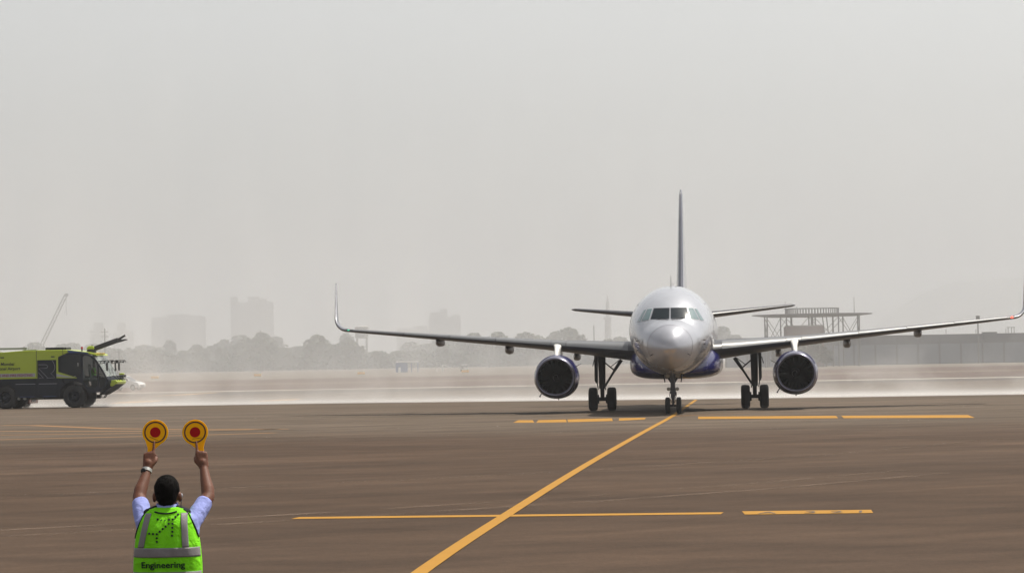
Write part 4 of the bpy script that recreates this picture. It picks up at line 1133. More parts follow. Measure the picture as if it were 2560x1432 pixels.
# shirt sleeves, torso and collar
sb = MB()
sb.capsule([(0, -0.005, 1.1), (0, -0.01, 1.42)], [0.14, 0.13], 24)
sb.capsule([(-0.12, 0, 1.485), (0.12, 0, 1.485)], 0.066, 16)
for s in (-1, 1):
    sh, el = Vector(J[s]['sh']), Vector(J[s]['el'])
    sb.capsule([sh + Vector((s * 0.006, -0.02, -0.06)), sh], [0.046, 0.056], 18)
    sb.tube([sh, sh.lerp(el, 0.25), sh.lerp(el, 0.55), sh.lerp(el, 0.80), sh.lerp(el, 0.82)], [0.057, 0.057, 0.056, 0.055, 0.047], 22)
sme = remesh(sb, 0.007, 2, 'shirt')
for v in sme.vertices:
    p = v.co; v.co = p + Vector((p.x, p.y, 0)).normalized() * (0.005 * noise.noise(p * 16) + 0.003 * noise.noise(p * 40))
link_mesh('shirt', sme, M_shirt, PE)
MB().rings([[Vector((rx * math.cos(2 * math.pi * j / 32), -0.006 + ry * math.sin(2 * math.pi * j / 32), z + 0.010 * math.sin(2 * math.pi * j / 32))) for j in range(32)] for z, rx, ry in ((1.555, 0.084, 0.078), (1.585, 0.074, 0.072), (1.606, 0.068, 0.068), (1.608, 0.063, 0.063), (1.58, 0.062, 0.062))], caps=False).build('collar', M_shirt, PE, 60)
pb = MB()
pb.capsule([(0, 0, 0.93), (0, 0, 1.0)], [0.142, 0.135], 24)
for s in (-1, 1): pb.capsule([(s * 0.095, 0, 0.92), (s * 0.105, 0.01, 0.50), (s * 0.11, -0.01, 0.10)], [0.105, 0.080, 0.072], 18)
link_mesh('trousers', remesh(pb, 0.010, 4, 'trousers'), M_pants, PE)
for s in (-1, 1):
    MB().capsule([(s * 0.115, -0.07, 0.045), (s * 0.12, 0.06, 0.045), (s * 0.125, 0.17, 0.035)], [0.045, 0.050, 0.036], 14).build('shoe', M_shoe, PE)
w0, e0 = Vector(J[-1]['wr']), Vector(J[-1]['el'])
dv = (w0 - e0).normalized(); wc = w0 - dv * 0.022
wt = MB().tube([wc - dv * 0.011, wc + dv * 0.011], [0.0335, 0.0325], 24).build('wristwatch', M_alu, PE)
MB().lathe([(-0.008, 0.019), (0.004, 0.019), (0.006, 0.016), (0.006, 0.001)], 20, (0, 0, 0), axis='Y', caps=True).build('watch_face', M_black, wt, 40, loc=wc + Vector((-0.019, -0.029, 0.0)), rot=(math.pi, 0, -0.5))
MB().tube([(0.080, -0.015, 1.655), (0.092, -0.012, 1.63), (0.090, -0.03, 1.60), (0.094, -0.055, 1.575)], 0.0025, 6).build('earpiece_cable', M_pipe, PE)
MB().ellipsoid((0.092, 0.0, 1.655), (0.008, 0.010, 0.014), 10, 8).build('earpiece', M_silver, PE)

def paddle(kn, target, label, rz):
    kn = Vector(kn); tg = Vector(target)
    d = tg - kn; ang = math.atan2(d.x, d.z)
    base = empty('marshalling_paddle', (PX + tg.x, PY + tg.y, tg.z), 0, label, 'paddle')
    base.rotation_euler = (R(-13), ang, rz)
    r = 0.0835
    # outline: disc running into a tapered neck and handle (disc centre is the origin)
    pts = [(r * math.sin(R(a)), r * math.cos(R(a))) for a in range(-142, 143, 6)]
    pts += [(0.034, -0.092), (0.022, -0.112), (0.017, -0.135), (0.016, -0.215), (-0.016, -0.215), (-0.017, -0.135), (-0.022, -0.112), (-0.034, -0.092)]
    MB().prism(pts, -0.004, 0.004).build('blade', M_pad_y, base, 30, bevel=0.0015)
    def annulus(r0, r1, y, n=64):
        return MB().rings([[Vector((q * math.sin(2 * math.pi * j / n), yy, q * math.cos(2 * math.pi * j / n))) for j in range(n)] for q, yy in ((r0, 0.0), (r0, y), (r1, y), (r1, 0.0))], caps=False)
    for s in (-1, 1):
        annulus(0.0622, 0.0708, s * 0.0055).build('dark_ring', M_pad_k, base, 30)
        MB().lathe([(0.0, 0.034), (s * 0.0055, 0.034), (s * 0.0056, 0.0005)], 40, axis='Y').build('red_spot', M_pad_r, base, 30)
        MB().tube([(-0.030, s * 0.0045, -0.036), (0.0, s * 0.0045, -0.043), (0.030, s * 0.0045, -0.048)], 0.0012, 6).build('printed_line', M_pad_k, base)
    return base
paddle(J[-1]['kn'], (-0.117, 0.412, 2.047), 'yellow paddle with red spot held in the left hand, beside the wristwatch arm', 0.0)
paddle(J[1]['kn'], (0.140, 0.412, 2.043), 'yellow paddle with red spot held in the right hand, nearer the airliner', 0.06)

# driver in the fire engine cab, seated, facing forward (local +X is the truck's front)
DR = empty('person', (0, 0, 0), 0, 'seated driver in a green hi-vis vest behind the fire engine side window', 'person')
TM = Matrix.Translation((-29.43, 206.29, 0)) @ Matrix.Rotation(R(-8), 4, 'Z')
DR.matrix_world = TM @ Matrix.Translation((1.02, -0.15, 0)) @ Matrix.Rotation(-math.pi / 2, 4, 'Z')
b = MB(); head_into(b, (0, 0.02, 2.83))
b.capsule([(0, 0, 2.08), (0, -0.02, 2.35), (0, 0, 2.55)], [0.13, 0.14, 0.13], 18)
b.capsule([(-0.14, 0, 2.60), (0.14, 0, 2.60)], 0.07, 14)
for s in (-1, 1):
    b.capsule([(s * 0.19, 0, 2.58), (s * 0.24, 0.12, 2.33)], [0.055, 0.045], 12)
    b.capsule([(s * 0.24, 0.12, 2.33), (s * 0.20, 0.46, 2.25)], [0.044, 0.03], 12)
    hand_into(b, (s * 0.20, 0.47, 2.25), (s * 0.18, 0.53, 2.28), (-s, 0, 0), (0, 0.3, -1), False)
    b.capsule([(s * 0.09, 0.02, 2.08), (s * 0.11, 0.42, 2.05)], [0.09, 0.065], 12)
    b.capsule([(s * 0.11, 0.42, 2.05), (s * 0.11, 0.50, 1.60)], [0.062, 0.045], 12)
    b.capsule([(s * 0.11, 0.48, 1.56), (s * 0.11, 0.62, 1.54)], [0.045, 0.04], 12)
link_mesh('body', remesh(b, 0.009, 4), M_skin2, DR)
vb = MB(); vb.capsule([(0, 0, 2.10), (0, -0.02, 2.36), (0, 0, 2.54)], [0.165, 0.172, 0.150], 20); vb.capsule([(-0.13, 0, 2.60), (0.13, 0, 2.60)], 0.085, 14)
link_mesh('vest', remesh(vb, 0.012, 3, 'vest'), M_vest, DR)
hb = MB(); hb.ellipsoid((0, 0.008, 2.856), (0.081, 0.092, 0.098), 28, 18)
link_mesh('hair', remesh(hb, 0.008, 1, 'hair'), M_hair, DR)
tb = MB(); tb.capsule([(0, 0, 2.06), (0, 0, 2.10)], [0.15, 0.15], 18)
for s in (-1, 1):
    tb.capsule([(s * 0.09, 0.02, 2.08), (s * 0.11, 0.42, 2.05)], [0.102, 0.08], 14); tb.capsule([(s * 0.11, 0.42, 2.05), (s * 0.11, 0.50, 1.62)], [0.078, 0.06], 14)
link_mesh('trousers', remesh(tb, 0.012, 3, 'trousers'), M_pants, DR)
# ------------------------------------------------------------------ vehicles behind the spray
M_car_w = mat('white_car_paint', (0.68, 0.68, 0.67), 0.25, var=0.03, coat=0.8)
M_car_r = mat('dark_red_car_paint', (0.10, 0.02, 0.02), 0.25, var=0.05, coat=0.8)
M_car_g = mat('car_glass', (0.012, 0.015, 0.018), 0.05, coat=0.6)
M_lampw = mat('headlamp_clear', (0.6, 0.6, 0.58), 0.1, coat=1.0)
M_alloy = mat('alloy_wheel', (0.35, 0.35, 0.36), 0.35, metal=0.7)
def make_car(name, paint, loc, rz, label):
    c = empty(name, loc, rz, label, 'car')       # local +X forward, length 4.4
    prof = [(-2.15, 0.35), (-2.2, 0.75), (-2.1, 1.0), (-1.2, 1.02), (0.75, 1.0), (1.55, 0.92), (2.05, 0.80), (2.18, 0.62), (2.15, 0.32)]
    o = prof + [(1.70, 0.30)] + arc(1.32, 0.34, 0.38, 0, 180, 10) + arc(-1.32, 0.34, 0.38, 0, 180, 10) + [(-1.72, 0.30)]
    for y0, y1 in ((-0.88, -0.80), (0.80, 0.88)):
        link_mesh('body_side', plate(o, [], y0, y1), paint, c)
    MB().prism(prof, -0.81, 0.81).build('body_shell', paint, c, 30, bevel=0.04)
    rr = []
    for u0, u1, z, w in ((-1.85, 0.95, 1.00, 0.80), (-1.55, 0.45, 1.32, 0.71), (-1.30, 0.08, 1.52, 0.62)):
        rr.append([Vector((u0, -w, z)), Vector((u1, -w, z)), Vector((u1 + 0.08, 0, z)), Vector((u1, w, z)), Vector((u0, w, z)), Vector((u0 - 0.06, 0, z))])
    MB().rings(rr).build('window_band', M_car_g, c, 20)
    MB().rings([[Vector((u0, -w, z)), Vector((u1, -w, z)), Vector((u1 + 0.07, 0, z)), Vector((u1, w, z)), Vector((u0, w, z)), Vector((u0 - 0.05, 0, z))] for u0, u1, z, w in ((-1.34, 0.12, 1.50, 0.64), (-1.22, 0.0, 1.57, 0.56))]).build('roof', paint, c, 30)
    for s in (-1, 1):
        for u0, z0, u1, z1, w in ((0.95, 1.0, 0.08, 1.52, 0.055), (-0.35, 1.0, -0.35, 1.52, 0.05), (-1.85, 1.0, -1.30, 1.52, 0.07)):
            MB().bar((u0, s * 0.81, z0), (u1, s * 0.635, z1), w).build('pillar', paint, c, 0)
        MB().box((2.06, s * 0.62, 0.72), (0.16, 0.3, 0.13)).build('headlamp', M_lampw, c, 20, bevel=0.03)
        MB().box((0.78, s * 0.95, 1.05), (0.14, 0.16, 0.12)).build('wing_mirror', paint, c, 20, bevel=0.03)
        for x in (1.32, -1.32):
            w = empty('wheel', (x, s * 0.77, 0.33), parent=c)
            MB().lathe([(-0.10, 0.21), (-0.11, 0.27), (-0.09, 0.325), (0.09, 0.325), (0.11, 0.27), (0.10, 0.21)], 28, axis='Y').build('tyre', M_tyre, w, 40)
            MB().lathe([(s * 0.085, 0.001), (s * 0.09, 0.06), (s * 0.06, 0.12), (s * 0.09, 0.215), (-s * 0.06, 0.215), (-s * 0.06, 0.001)], 24, axis='Y').build('rim', M_alloy, w, 40)
    MB().box((2.16, 0, 0.50), (0.06, 0.9, 0.16)).build('grille', M_black, c, 20)
    return c
wc_ = make_car('car', M_car_w, (-47.3, 371.5, 0.0), R(-22), 'white car emerging from behind the fire engine in the spray')
wc_.scale = (1, 1, 1.15)
make_car('car', M_car_r, (-35.2, 209.8, 0.0), R(-10), 'dark red car hidden behind the fire engine, its wheel showing beneath it')

def at_ground(X, Y): return (X, Y, 0.0)
# blue roofed shelter truck, open service buggy and barrier boom far across the taxiway
M_kblue = mat('blue_panel_paint', (0.06, 0.12, 0.30), 0.5, var=0.1)
M_roofw = mat('white_roof_sheet', (0.72, 0.72, 0.70), 0.5, var=0.05)
SH = empty('shelter', (-36.4, 1050, 0), 0, 'blue panelled shelter with a white overhanging roof in front of the far trees', 'shelter')
MB().box((-2.2, 0, 1.7), (4.0, 4.0, 3.4)).build('blue_cabin', M_kblue, SH, 20)
MB().prism([(-4.4, 3.45), (-3.4, 4.0), (0.2, 3.9), (4.0, 3.95), (3.2, 3.4)], -2.5, 2.5).build('roof', M_roofw, SH, 20)
for x in (1.2, 3.4):
    for y in (-2.0, 2.0): MB().box((x, y, 1.72), (0.16, 0.16, 3.42)).build('roof_post', M_kblue, SH, 0)
MB().box((-2.9, -2.02, 0.9), (0.9, 0.06, 1.8)).build('door', M_roofw, SH, 0)
BG = empty('service_buggy', (-16.6, 1035, 0), 0, 'small white open service buggy with a flat roof beyond the dirt strip', 'buggy')
MB().box((-0.2, 0, 0.75), (2.9, 1.4, 0.5)).build('chassis', M_roofw, BG, 20, bevel=0.06)
MB().box((-0.2, 0, 2.25), (2.2, 1.5, 0.22)).build('roof', M_roofw, BG, 20, bevel=0.06)
MB().box((-0.75, 0, 1.2), (0.5, 1.2, 0.5)).build('seat', M_black, BG, 20)
MB().box((1.0, 0, 1.15), (0.25, 1.3, 0.45)).build('bonnet', M_roofw, BG, 20, bevel=0.05)
for x in (-1.15, 0.85):
    for y in (-0.62, 0.62):
        MB().box((x, y, 1.6), (0.08, 0.08, 1.2)).build('roof_post', M_black, BG, 0)
        MB().lathe([(-0.12, 0.2), (-0.12, 0.34), (0.12, 0.34), (0.12, 0.2)], 18, (x, y * 1.05, 0.34), axis='Y', caps=True).build('wheel', M_tyre, BG)
BB = empty('barrier', (-24.6, 1040, 0), 0, 'white barrier boom tilted beside a thin post near the blue shelter', 'barrier')
MB().bar((0.3, 0, 2.5), (4.2, 0, 0.9), 0.42, 0.2).build('boom', M_roofw, BB, 0)
MB().box((-1.6, 0, 1.7), (0.14, 0.14, 3.4)).build('post', M_roofw, BB, 0)
MB().box((0.4, 0, 1.2), (0.5, 0.5, 2.4)).build('pivot_housing', M_roofw, BB, 20, bevel=0.05)
# low yellow guidance signs along the far taxiway
M_sign = mat('yellow_sign_face', (0.75, 0.42, 0.05), 0.5)
sg = None
for k, (x, y, w, lb_) in enumerate(((-88.5, 750, 2.0, 'low yellow guidance sign nearest the fire engine'), (-66.5, 790, 1.9, 'low yellow guidance sign below the tallest hazy block'), (-39.6, 790, 1.7, 'low yellow guidance sign under the upturned left wing tip'), (-12.6, 790, 2.1, 'low yellow guidance sign in front of the white buggy'))):
    if sg is None:
        sg = empty('guidance_sign', (x, y, 0), 0, lb_, 'sign', 'yellow guidance signs along the taxiway')
        MB().box((0, 0, 0.62), (1.9, 0.18, 0.62)).build('sign_face', M_sign, sg, 20, bevel=0.03)
        for q in (-0.7, 0.7): MB().box((q, 0, 0.16), (0.08, 0.08, 0.32)).build('leg', M_black, sg, 0)
    else:
        c = copy_tree(sg); c.location = (x, y, 0); c['label'] = lb_

# ------------------------------------------------------------------ far structures
M_conc = mat('weathered_concrete', (0.28, 0.27, 0.26), 0.9, var=0.12, scale=0.15)
M_wall_up = mat('dark_parapet_concrete', (0.085, 0.088, 0.098), 0.9, var=0.15, scale=0.2)
M_wall_lo = mat('blue_grey_wall_panels', (0.14, 0.155, 0.185), 0.85, var=0.12, scale=0.1)
M_steel = mat('galvanised_steel', (0.12, 0.12, 0.12), 0.6, metal=0.3, var=0.1)
M_brick = mat('brown_red_render', (0.17, 0.11, 0.10), 0.9, var=0.12, scale=0.3)
M_win = mat('far_window_glass', (0.15, 0.155, 0.16), 0.2)
M_leaf = mat('tree_foliage', (0.050, 0.062, 0.030), 0.8, var=0.45, scale=0.25, spec=0.2)
M_leaf2 = mat('darker_tree_foliage', (0.038, 0.050, 0.026), 0.8, var=0.45, scale=0.25, spec=0.2)
M_bark = mat('tree_bark', (0.07, 0.055, 0.042), 0.9)

# perimeter wall on the right: lower panels, darker parapet, posts
WL = empty('perimeter_wall', (60, 858, 0), R(-2.0), 'long grey perimeter wall with a darker parapet behind the right wing', 'wall')
for k in range(34):
    MB().box((k * 6.0 + 3.0, 0, 2.85), (5.96, 0.5, 5.7)).build('wall_panel', M_wall_lo, WL, 0)
    MB().box((k * 6.0, -0.05, 2.85), (0.5, 0.75, 5.7)).build('pilaster', M_wall_up, WL, 0)
for k in range(17):
    MB().box((k * 12.0 + 6.0, 0.6, 7.0), (11.95, 0.6, 2.6)).build('parapet_panel', M_wall_up, WL, 0)
for k in range(22):
    MB().box((20 + k * 8.4, 0.6, 8.9), (0.14, 0.14, 1.3)).build('fence_post', M_steel, WL, 0)
def mast(name, X, Y, h, r, label, cat='mast', arms=(), base=0.0, group=None):
    t = empty(name, (X, Y, base), 0, label, cat, group)
    MB().tube([(0, 0, 0), (0, 0, h)], [r, r * 0.7], 8).build('pole', M_steel, t)
    for z, l in arms:
        MB().box((0, 0, z), (l, 0.14, 0.16)).build('cross_arm', M_steel, t, 0)
    return t
mt = mast('floodlight_mast', 128.2, 838, 12.6, 0.24, 'dark lamp mast standing in front of the perimeter wall')
MB().box((0, -0.1, 12.4), (1.0, 0.5, 1.5)).build('lamp_head', M_black, mt, 20)
hb_ = empty('equipment_hut', (133.5, 852, 6.6), 0, 'small dark equipment box on the perimeter wall', 'hut')
MB().box((0, 0, 1.0), (3.9, 2.0, 1.9)).build('hut_wall', M_wall_up, hb_, 0)
MB().box((0, 0, 2.03), (4.1, 2.2, 0.14)).build('hut_roof', M_wall_up, hb_, 0)
gt = empty('sign_gantry', (141.3, 862, 8.2), 0, 'small steel gantry above the wall at the right edge', 'gantry')
for x in (-0.9, 0.1, 0.8): MB().box((x, 0, 0.9), (0.16, 0.16, 1.9)).build('gantry_leg', M_steel, gt, 0)
MB().box((-0.1, 0, 1.75), (2.4, 0.16, 0.16)).build('gantry_beam', M_steel, gt, 0)
yg = empty('aerial', (104.2, 862, 8.0), 0, 'forked bare aerial above the perimeter wall', 'aerial')
MB().tube([(0, 0, 0), (0, 0, 1.8)], 0.12, 6).build('aerial_stem', M_steel, yg)
for dx in (-0.6, 0.6): MB().tube([(0, 0, 0.9), (dx, 0, 2.4)], 0.06, 6).build('aerial_arm', M_steel, yg)

# radio beacon platform on stilts with a ring of aerials
DV = empty('radio_beacon', (77.8, 790, 0), 0, 'round radio beacon platform on braced steel stilts with a ring of aerials', 'beacon platform')
PZ = 13.6
MB().lathe([(PZ, 0.01), (PZ + 0.12, 15.6), (PZ - 0.1, 15.6), (PZ - 0.55, 11.5), (PZ - 0.75, 0.01)], 64, axis='Z').build('deck', M_steel, DV, 30)
for k in range(56):
    t = 2 * math.pi * k / 56
    MB().box((6.9 * math.cos(t), 6.9 * math.sin(t), PZ + 0.85), (0.16, 0.16, 1.5)).build('ring_aerial', M_steel, DV, 0)
MB().lathe([(PZ + 1.55, 6.75), (PZ + 1.55, 7.15), (PZ + 1.68, 7.15), (PZ + 1.68, 6.75), (PZ + 1.55, 6.75)], 56, axis='Z').build('ring_rail', M_steel, DV, 30)
legs = []
for rad, n, ph in ((12.6, 10, 0.15), (6.2, 6, 0.4)):
    for k in range(n):
        t = 2 * math.pi * k / n + ph
        p = (rad * math.cos(t), rad * math.sin(t)); legs.append((rad, k, p))
        MB().tube([(p[0], p[1], 0), (p[0], p[1], PZ - 0.4)], 0.17, 8).build('stilt', M_steel, DV)
outer_l = [p for r_, k, p in legs if r_ > 10]
for k in range(len(outer_l)):
    a, c = outer_l[k], outer_l[(k + 1) % len(outer_l)]
    MB().tube([(a[0], a[1], 5.0), (c[0], c[1], PZ - 0.8)], 0.07, 6).build('brace', M_steel, DV)
    MB().tube([(c[0], c[1], 5.0), (a[0], a[1], PZ - 0.8)], 0.07, 6).build('brace', M_steel, DV)
MB().tube([(3.2, -8, 0.2), (2.0, -7, PZ - 0.6)], 0.14, 6).build('stair_rail', M_steel, DV)
MB().tube([(4.2, -8, 0.2), (3.0, -7, PZ - 0.6)], 0.14, 6).build('stair_rail', M_steel, DV)
for x, h in ((11.0, 4.4), (-6.9, 3.6), (-3.9, 2.2)): MB().tube([(x, 0, PZ), (x, 0, PZ + h)], [0.09, 0.04], 6).build('whip_aerial', M_steel, DV)
EQ = empty('equipment_building', (74.5, 779, 0), 0, 'low reddish equipment building beneath the radio beacon platform', 'building')
MB().box((0, 0, 5.2), (9.6, 7, 10.4)).build('wall', M_brick, EQ, 0)
MB().box((0.2, 0, 10.6), (9.4, 7.2, 0.3)).build('roof', M_conc, EQ, 0)
for x in (-3.0, 0.2, 3.2):
    f_ = MB().box((x, -3.52, 7.4), (1.2, 0.08, 1.4)).build('window', M_win, EQ, 0)
    MB().box((x, -3.58, 6.65), (1.4, 0.14, 0.1)).build('sill', M_conc, f_, 0)

# hazy city blocks
def block(X0, X1, Y, top, parts, label, name='apartment_block', win=True):
    k_ = 3.3; X0 *= k_; X1 *= k_; Y *= k_; top = 2.45 + (top - 2.45) * k_
    parts = [(a * k_, b_ * k_, 2.45 + (c_ - 2.45) * k_) for a, b_, c_ in parts]
    c = (X0 + X1) / 2
    o = empty(name, (c, Y, 0), 0, label, 'building')
    w = X1 - X0
    MB().box((0, 9, top / 2), (w, 18, top)).build('wall', M_conc, o, 0)
    MB().box((0, 9, top + 0.25), (w + 0.5, 18.5, 0.5)).build('parapet', M_conc, o, 0)
    for (dx, ww, z1) in parts:
        MB().box((dx, 9, (z1) / 2), (ww, 15, z1)).build('roof_block', M_conc, o, 0)
    if win:
        n = int(top / 3.3); m = max(2, int(w / 3.6))
        for i in range(1, n):
            for j in range(m):
                x = -w / 2 + (j + 0.5) * w / m
                link_mesh('window', WINM, M_win, o, (x, -0.03, i * 3.3 + 1.0))
    return o
WINM = MB().box((0, 0, 0), (1.7, 0.1, 1.5)).mesh('window', 0)
block(-176, -149.5, 1900, 43.5, ((-11.2, 4.5, 47.2), (1.2, 7.5, 47.0), (6.5, 5.5, 45.6)), 'tallest hazy apartment block with stepped roof left of the airliner')
block(-232, -197, 1950, 36.0, ((0, 15, 37.8), (10, 9, 36.8)), 'broad low hazy block between the crane and the tallest block')
block(-262, -256, 1900, 32.5, ((-3.2, 4.0, 28.0), (4.0, 3.0, 26.0)), 'slim hazy twin block with narrow shoulders, the left one behind the water cannon')
block(-250, -244.5, 1920, 32.5, ((5.0, 5.0, 28.0), (-4.0, 3.0, 26.5)), 'slim hazy twin block with one low shoulder, the right one behind the water cannon')
block(-52.5, -32.5, 1900, 32.0, ((-4.0, 10.5, 35.0), (-0.5, 4.5, 37.2), (7.0, 5.0, 33.5)), 'stepped hazy block above the left wing flap fairing')
block(-73.5, -53.5, 1920, 25.5, ((5, 9, 27.0),), 'flat low hazy block joining the stepped block above the left wing')
tl = empty('slender_tower', (148, 4725, 0), 0, 'faint slender tower behind the left tailplane', 'tower')
MB().tube([(0, 0, 0), (0, 0, 67), (0, 0, 69.5), (0, 0, 90), (0, 0, 105)], [5.8, 4.9, 3.3, 2.7, 0.5], 8).build('tower_shaft', M_conc, tl, 20)
MB().box((-0.4, 0, 69.5), (12.6, 11.2, 3.1)).build('tower_gallery', M_conc, tl, 0)
# elevated water tank
wt_ = empty('water_tank', (-124.6, 2507, 0), 0, 'raised water tank on legs under the upturned left wing tip', 'water tank')
wt_.scale = (2.3, 2.3, 2.3)
MB().lathe([(11.0, 2.0), (11.2, 2.4), (14.6, 2.4), (15.0, 2.6), (15.3, 2.2), (15.6, 0.1)], 24, axis='Z', caps=True).build('tank', M_conc, wt_, 30)
for x in (-1.7, 1.7):
    for y in (-1.7, 1.7): MB().box((x, y, 5.6), (0.55, 0.55, 11.2)).build('leg', M_conc, wt_, 0)
for z in (4.0, 8.0): MB().box((0, -1.7, z), (3.4, 0.3, 0.35)).build('tie_beam', M_conc, wt_, 0)
# tower crane jib far left
CR = empty('crane', (-459, 3000, 0), 0, 'faint lattice crane boom leaning above the fire engine', 'crane')
CR.scale = (2, 2, 2)
MB().box((-6.0, 0, 4.0), (3.0, 3.0, 8.0)).build('crane_base', M_steel, CR, 0)
P0 = Vector((-6.3, 0, 8.0)); P1 = Vector((9.2, 0, 38.8)); nrm = Vector((-0.9, 0, 0.45)).normalized() * 0.8
for q in (-1, 1): MB().tube([P0 + nrm * q, P1 + nrm * q * 0.8], 0.28, 6).build('boom_chord', M_steel, CR)
for k in range(24):
    a = P0.lerp(P1, k / 24) + nrm * (1 if k % 2 else -1); c = P0.lerp(P1, (k + 1) / 24) + nrm * (-1 if k % 2 else 1)
    MB().tube([a, c], 0.16, 5).build('boom_lacing', M_steel, CR)
MB().box((9.6, 0, 39.0), (1.6, 1.2, 1.4)).build('boom_head', M_steel, CR, 0)
MB().tube([(9.3, 0, 38.5), (9.3, 0, 29.0)], 0.12, 5).build('hoist_cable', M_steel, CR)
# utility poles
for X, Y, h, arms, lb_ in ((-120.8, 900, 15.0, ((14.0, 2.2), (12.6, 2.2)), 'utility pole with two cross arms behind the water cannon'), (-116.7, 900, 8.6, ((8.0, 2.6),), 'short utility pole right of the water cannon'),
                           (-83.0, 1000, 13.8, (), 'thin pole rising from the rounded tree under the tallest block'), (28.0, 1050, 14.0, (), 'bare pole in the trees left of the nose'), (-8.3, 1050, 10.4, (), 'thin pole below the left wing flap fairing'), (-7.0, 1052, 10.4, (), 'thin pole right of its twin below the left wing')):
    if Y > 950: X, Y, h = X * 1.7, Y * 1.7, h * 1.7
    mast('utility_pole', X, Y, h, 0.2 if Y < 950 else 0.34, lb_, 'pole', arms)

# trees: three crown shapes of leaf clumps, each with trunk and limbs
def crown_mesh(seed, lobes, n, leaf):
    rnd = random.Random(seed); mb = MB()
    for k in range(n):
        c, r = lobes[rnd.randrange(len(lobes))]
        while True:
            p = Vector((rnd.uniform(-1, 1), rnd.uniform(-1, 1), rnd.uniform(-1, 1)))
            if 0.25 < p.length <= 1: break
        p = Vector(c) + Vector((p.x * r[0], p.y * r[1], p.z * r[2]))
        q = Matrix.Rotation(rnd.uniform(0, 6.28), 3, 'Z') @ Matrix.Rotation(rnd.uniform(-1.2, 1.2), 3, 'X')
        s = leaf * rnd.uniform(0.6, 1.3)
        mb.add([p + q @ Vector(v) * s for v in ((-0.5, -0.35, 0), (0.5, -0.3, 0.1), (0.45, 0.35, 0), (-0.4, 0.4, -0.1))], [(0, 1, 2, 3)])
    return mb.mesh('crown', 0, False)
LOB = [[((0, 0, 6.2), (3.6, 3.2, 2.3)), ((-2.0, 0, 5.0), (2.4, 2.2, 1.8)), ((2.2, 0.3, 5.2), (2.4, 2.2, 1.9)), ((0.3, 0, 7.6), (2.0, 2.0, 1.4)), ((-1.6, 0, 3.2), (2.6, 2.0, 1.9)), ((1.8, 0, 2.8), (2.4, 2.0, 1.8))],
       [((0, 0, 5.2), (4.6, 3.4, 1.7)), ((-3.2, 0, 4.6), (2.6, 2.2, 1.3)), ((3.3, 0, 4.9), (2.6, 2.2, 1.4)), ((1.0, 0, 6.3), (2.4, 2.0, 1.0)), ((-1.5, 0, 3.0), (3.0, 2.0, 1.8)), ((2.2, 0, 2.6), (2.8, 2.0, 1.8))],
       [((0, 0, 4.6), (2.2, 2.2, 3.0)), ((0.8, 0, 6.6), (1.6, 1.6, 1.8)), ((-0.9, 0, 5.6), (1.7, 1.6, 2.0)), ((0, 0, 3.2), (2.6, 2.4, 1.6))]]
protos = []
for k in range(3):
    cm = crown_mesh(11 + k, LOB[k], 1900, 0.75)
    tb = MB(); tb.tube([(0, 0, 0), (0.1, 0, 2.0), (0.0, 0.1, 4.2)], [0.34, 0.26, 0.16], 8)
    tm = tb
    for q in range(5):
        a = 6.28 * q / 5
        tb.tube([(0.05, 0, 2.4 + 0.2 * q), (1.4 * math.cos(a), 1.4 * math.sin(a), 4.4 + 0.2 * q)], [0.12, 0.05], 6)
    protos.append((cm, tb.mesh('trunk', 40)))
def tree(X, Y, k, sc, zs, rz, label, group, m):
    if Y > 950: X, Y, sc = X * 2.3, Y * 2.3, sc * 2.3
    t = empty('tree', (X, Y, 0), rz, label, 'tree', group); t.scale = (sc, sc, sc * zs)
    link_mesh('trunk', protos[k][1], M_bark, t)
    o = link_mesh('crown', protos[k][0], None, t)
    if not o.data.materials: o.data.materials.append(m)
    return t
rnd = random.Random(5)
GT = 'trees in the hazy far tree line'
def px2x(px, Y): return (px - 1280) / 7600.0 * Y
special = [(655, 1000, 0, 1.35, 1.05, 'tall rounded tree with the thin pole beside it'), (600, 1010, 0, 1.1, 0.9, 'lower rounded tree just left of the tall one with the pole'),
           (790, 1010, 1, 1.35, 1.18, 'broad flat-topped tree between the tall rounded tree and the water tank'), (860, 1020, 1, 1.2, 1.1, 'spreading tree at the foot of the water tank'), (1105, 1030, 0, 0.95, 1.02, 'leaning bushy tree behind the buggy'),
           (1240, 1040, 0, 1.2, 1.1, 'dark tree behind the left wing inboard of the buggy'), (1410, 1040, 1, 1.3, 1.35, 'dark broad tree behind the left engine pylon'), (1320, 1045, 1, 1.3, 1.22, 'dark tree under the left wing just outboard of the engine')]
for px, Y, k, sc, zs, lb_ in special:
    tree(px2x(px, Y), Y, k, sc, zs, rnd.uniform(0, 6.28), lb_, GT, M_leaf)
# the rest of the tree line reads as one mass: crowns and undergrowth joined
fw = MB()
def put(cm, X, Y, sc, zs, rz):
    X, Y, sc = X * 2.3, Y * 2.3, sc * 2.3
    M_ = Matrix.Translation((X, Y, 0)) @ Matrix.Rotation(rz, 4, 'Z') @ Matrix.Diagonal((sc, sc, sc * zs, 1))
    fw.add([M_ @ v.co for v in cm.vertices], [tuple(p.vertices) for p in cm.polygons])
low = crown_mesh(40, [((0, 0, 1.4), (5.5, 2.0, 1.7)), ((-3, 0, 1.8), (3.0, 2.0, 1.8)), ((3, 0, 1.5), (3.0, 2.0, 1.8))], 700, 0.8)
for i in range(40):
    px = -30 + i * 40.5 + rnd.uniform(-14, 14); Y = 1060 + rnd.uniform(0, 130)
    zs = rnd.uniform(0.75, 1.05) * (0.7 if 930 < px < 1070 else 1.0)
    put(protos[rnd.randrange(3)][0], px2x(px, Y), Y, rnd.uniform(0.95, 1.35), zs, rnd.uniform(0, 6.28))
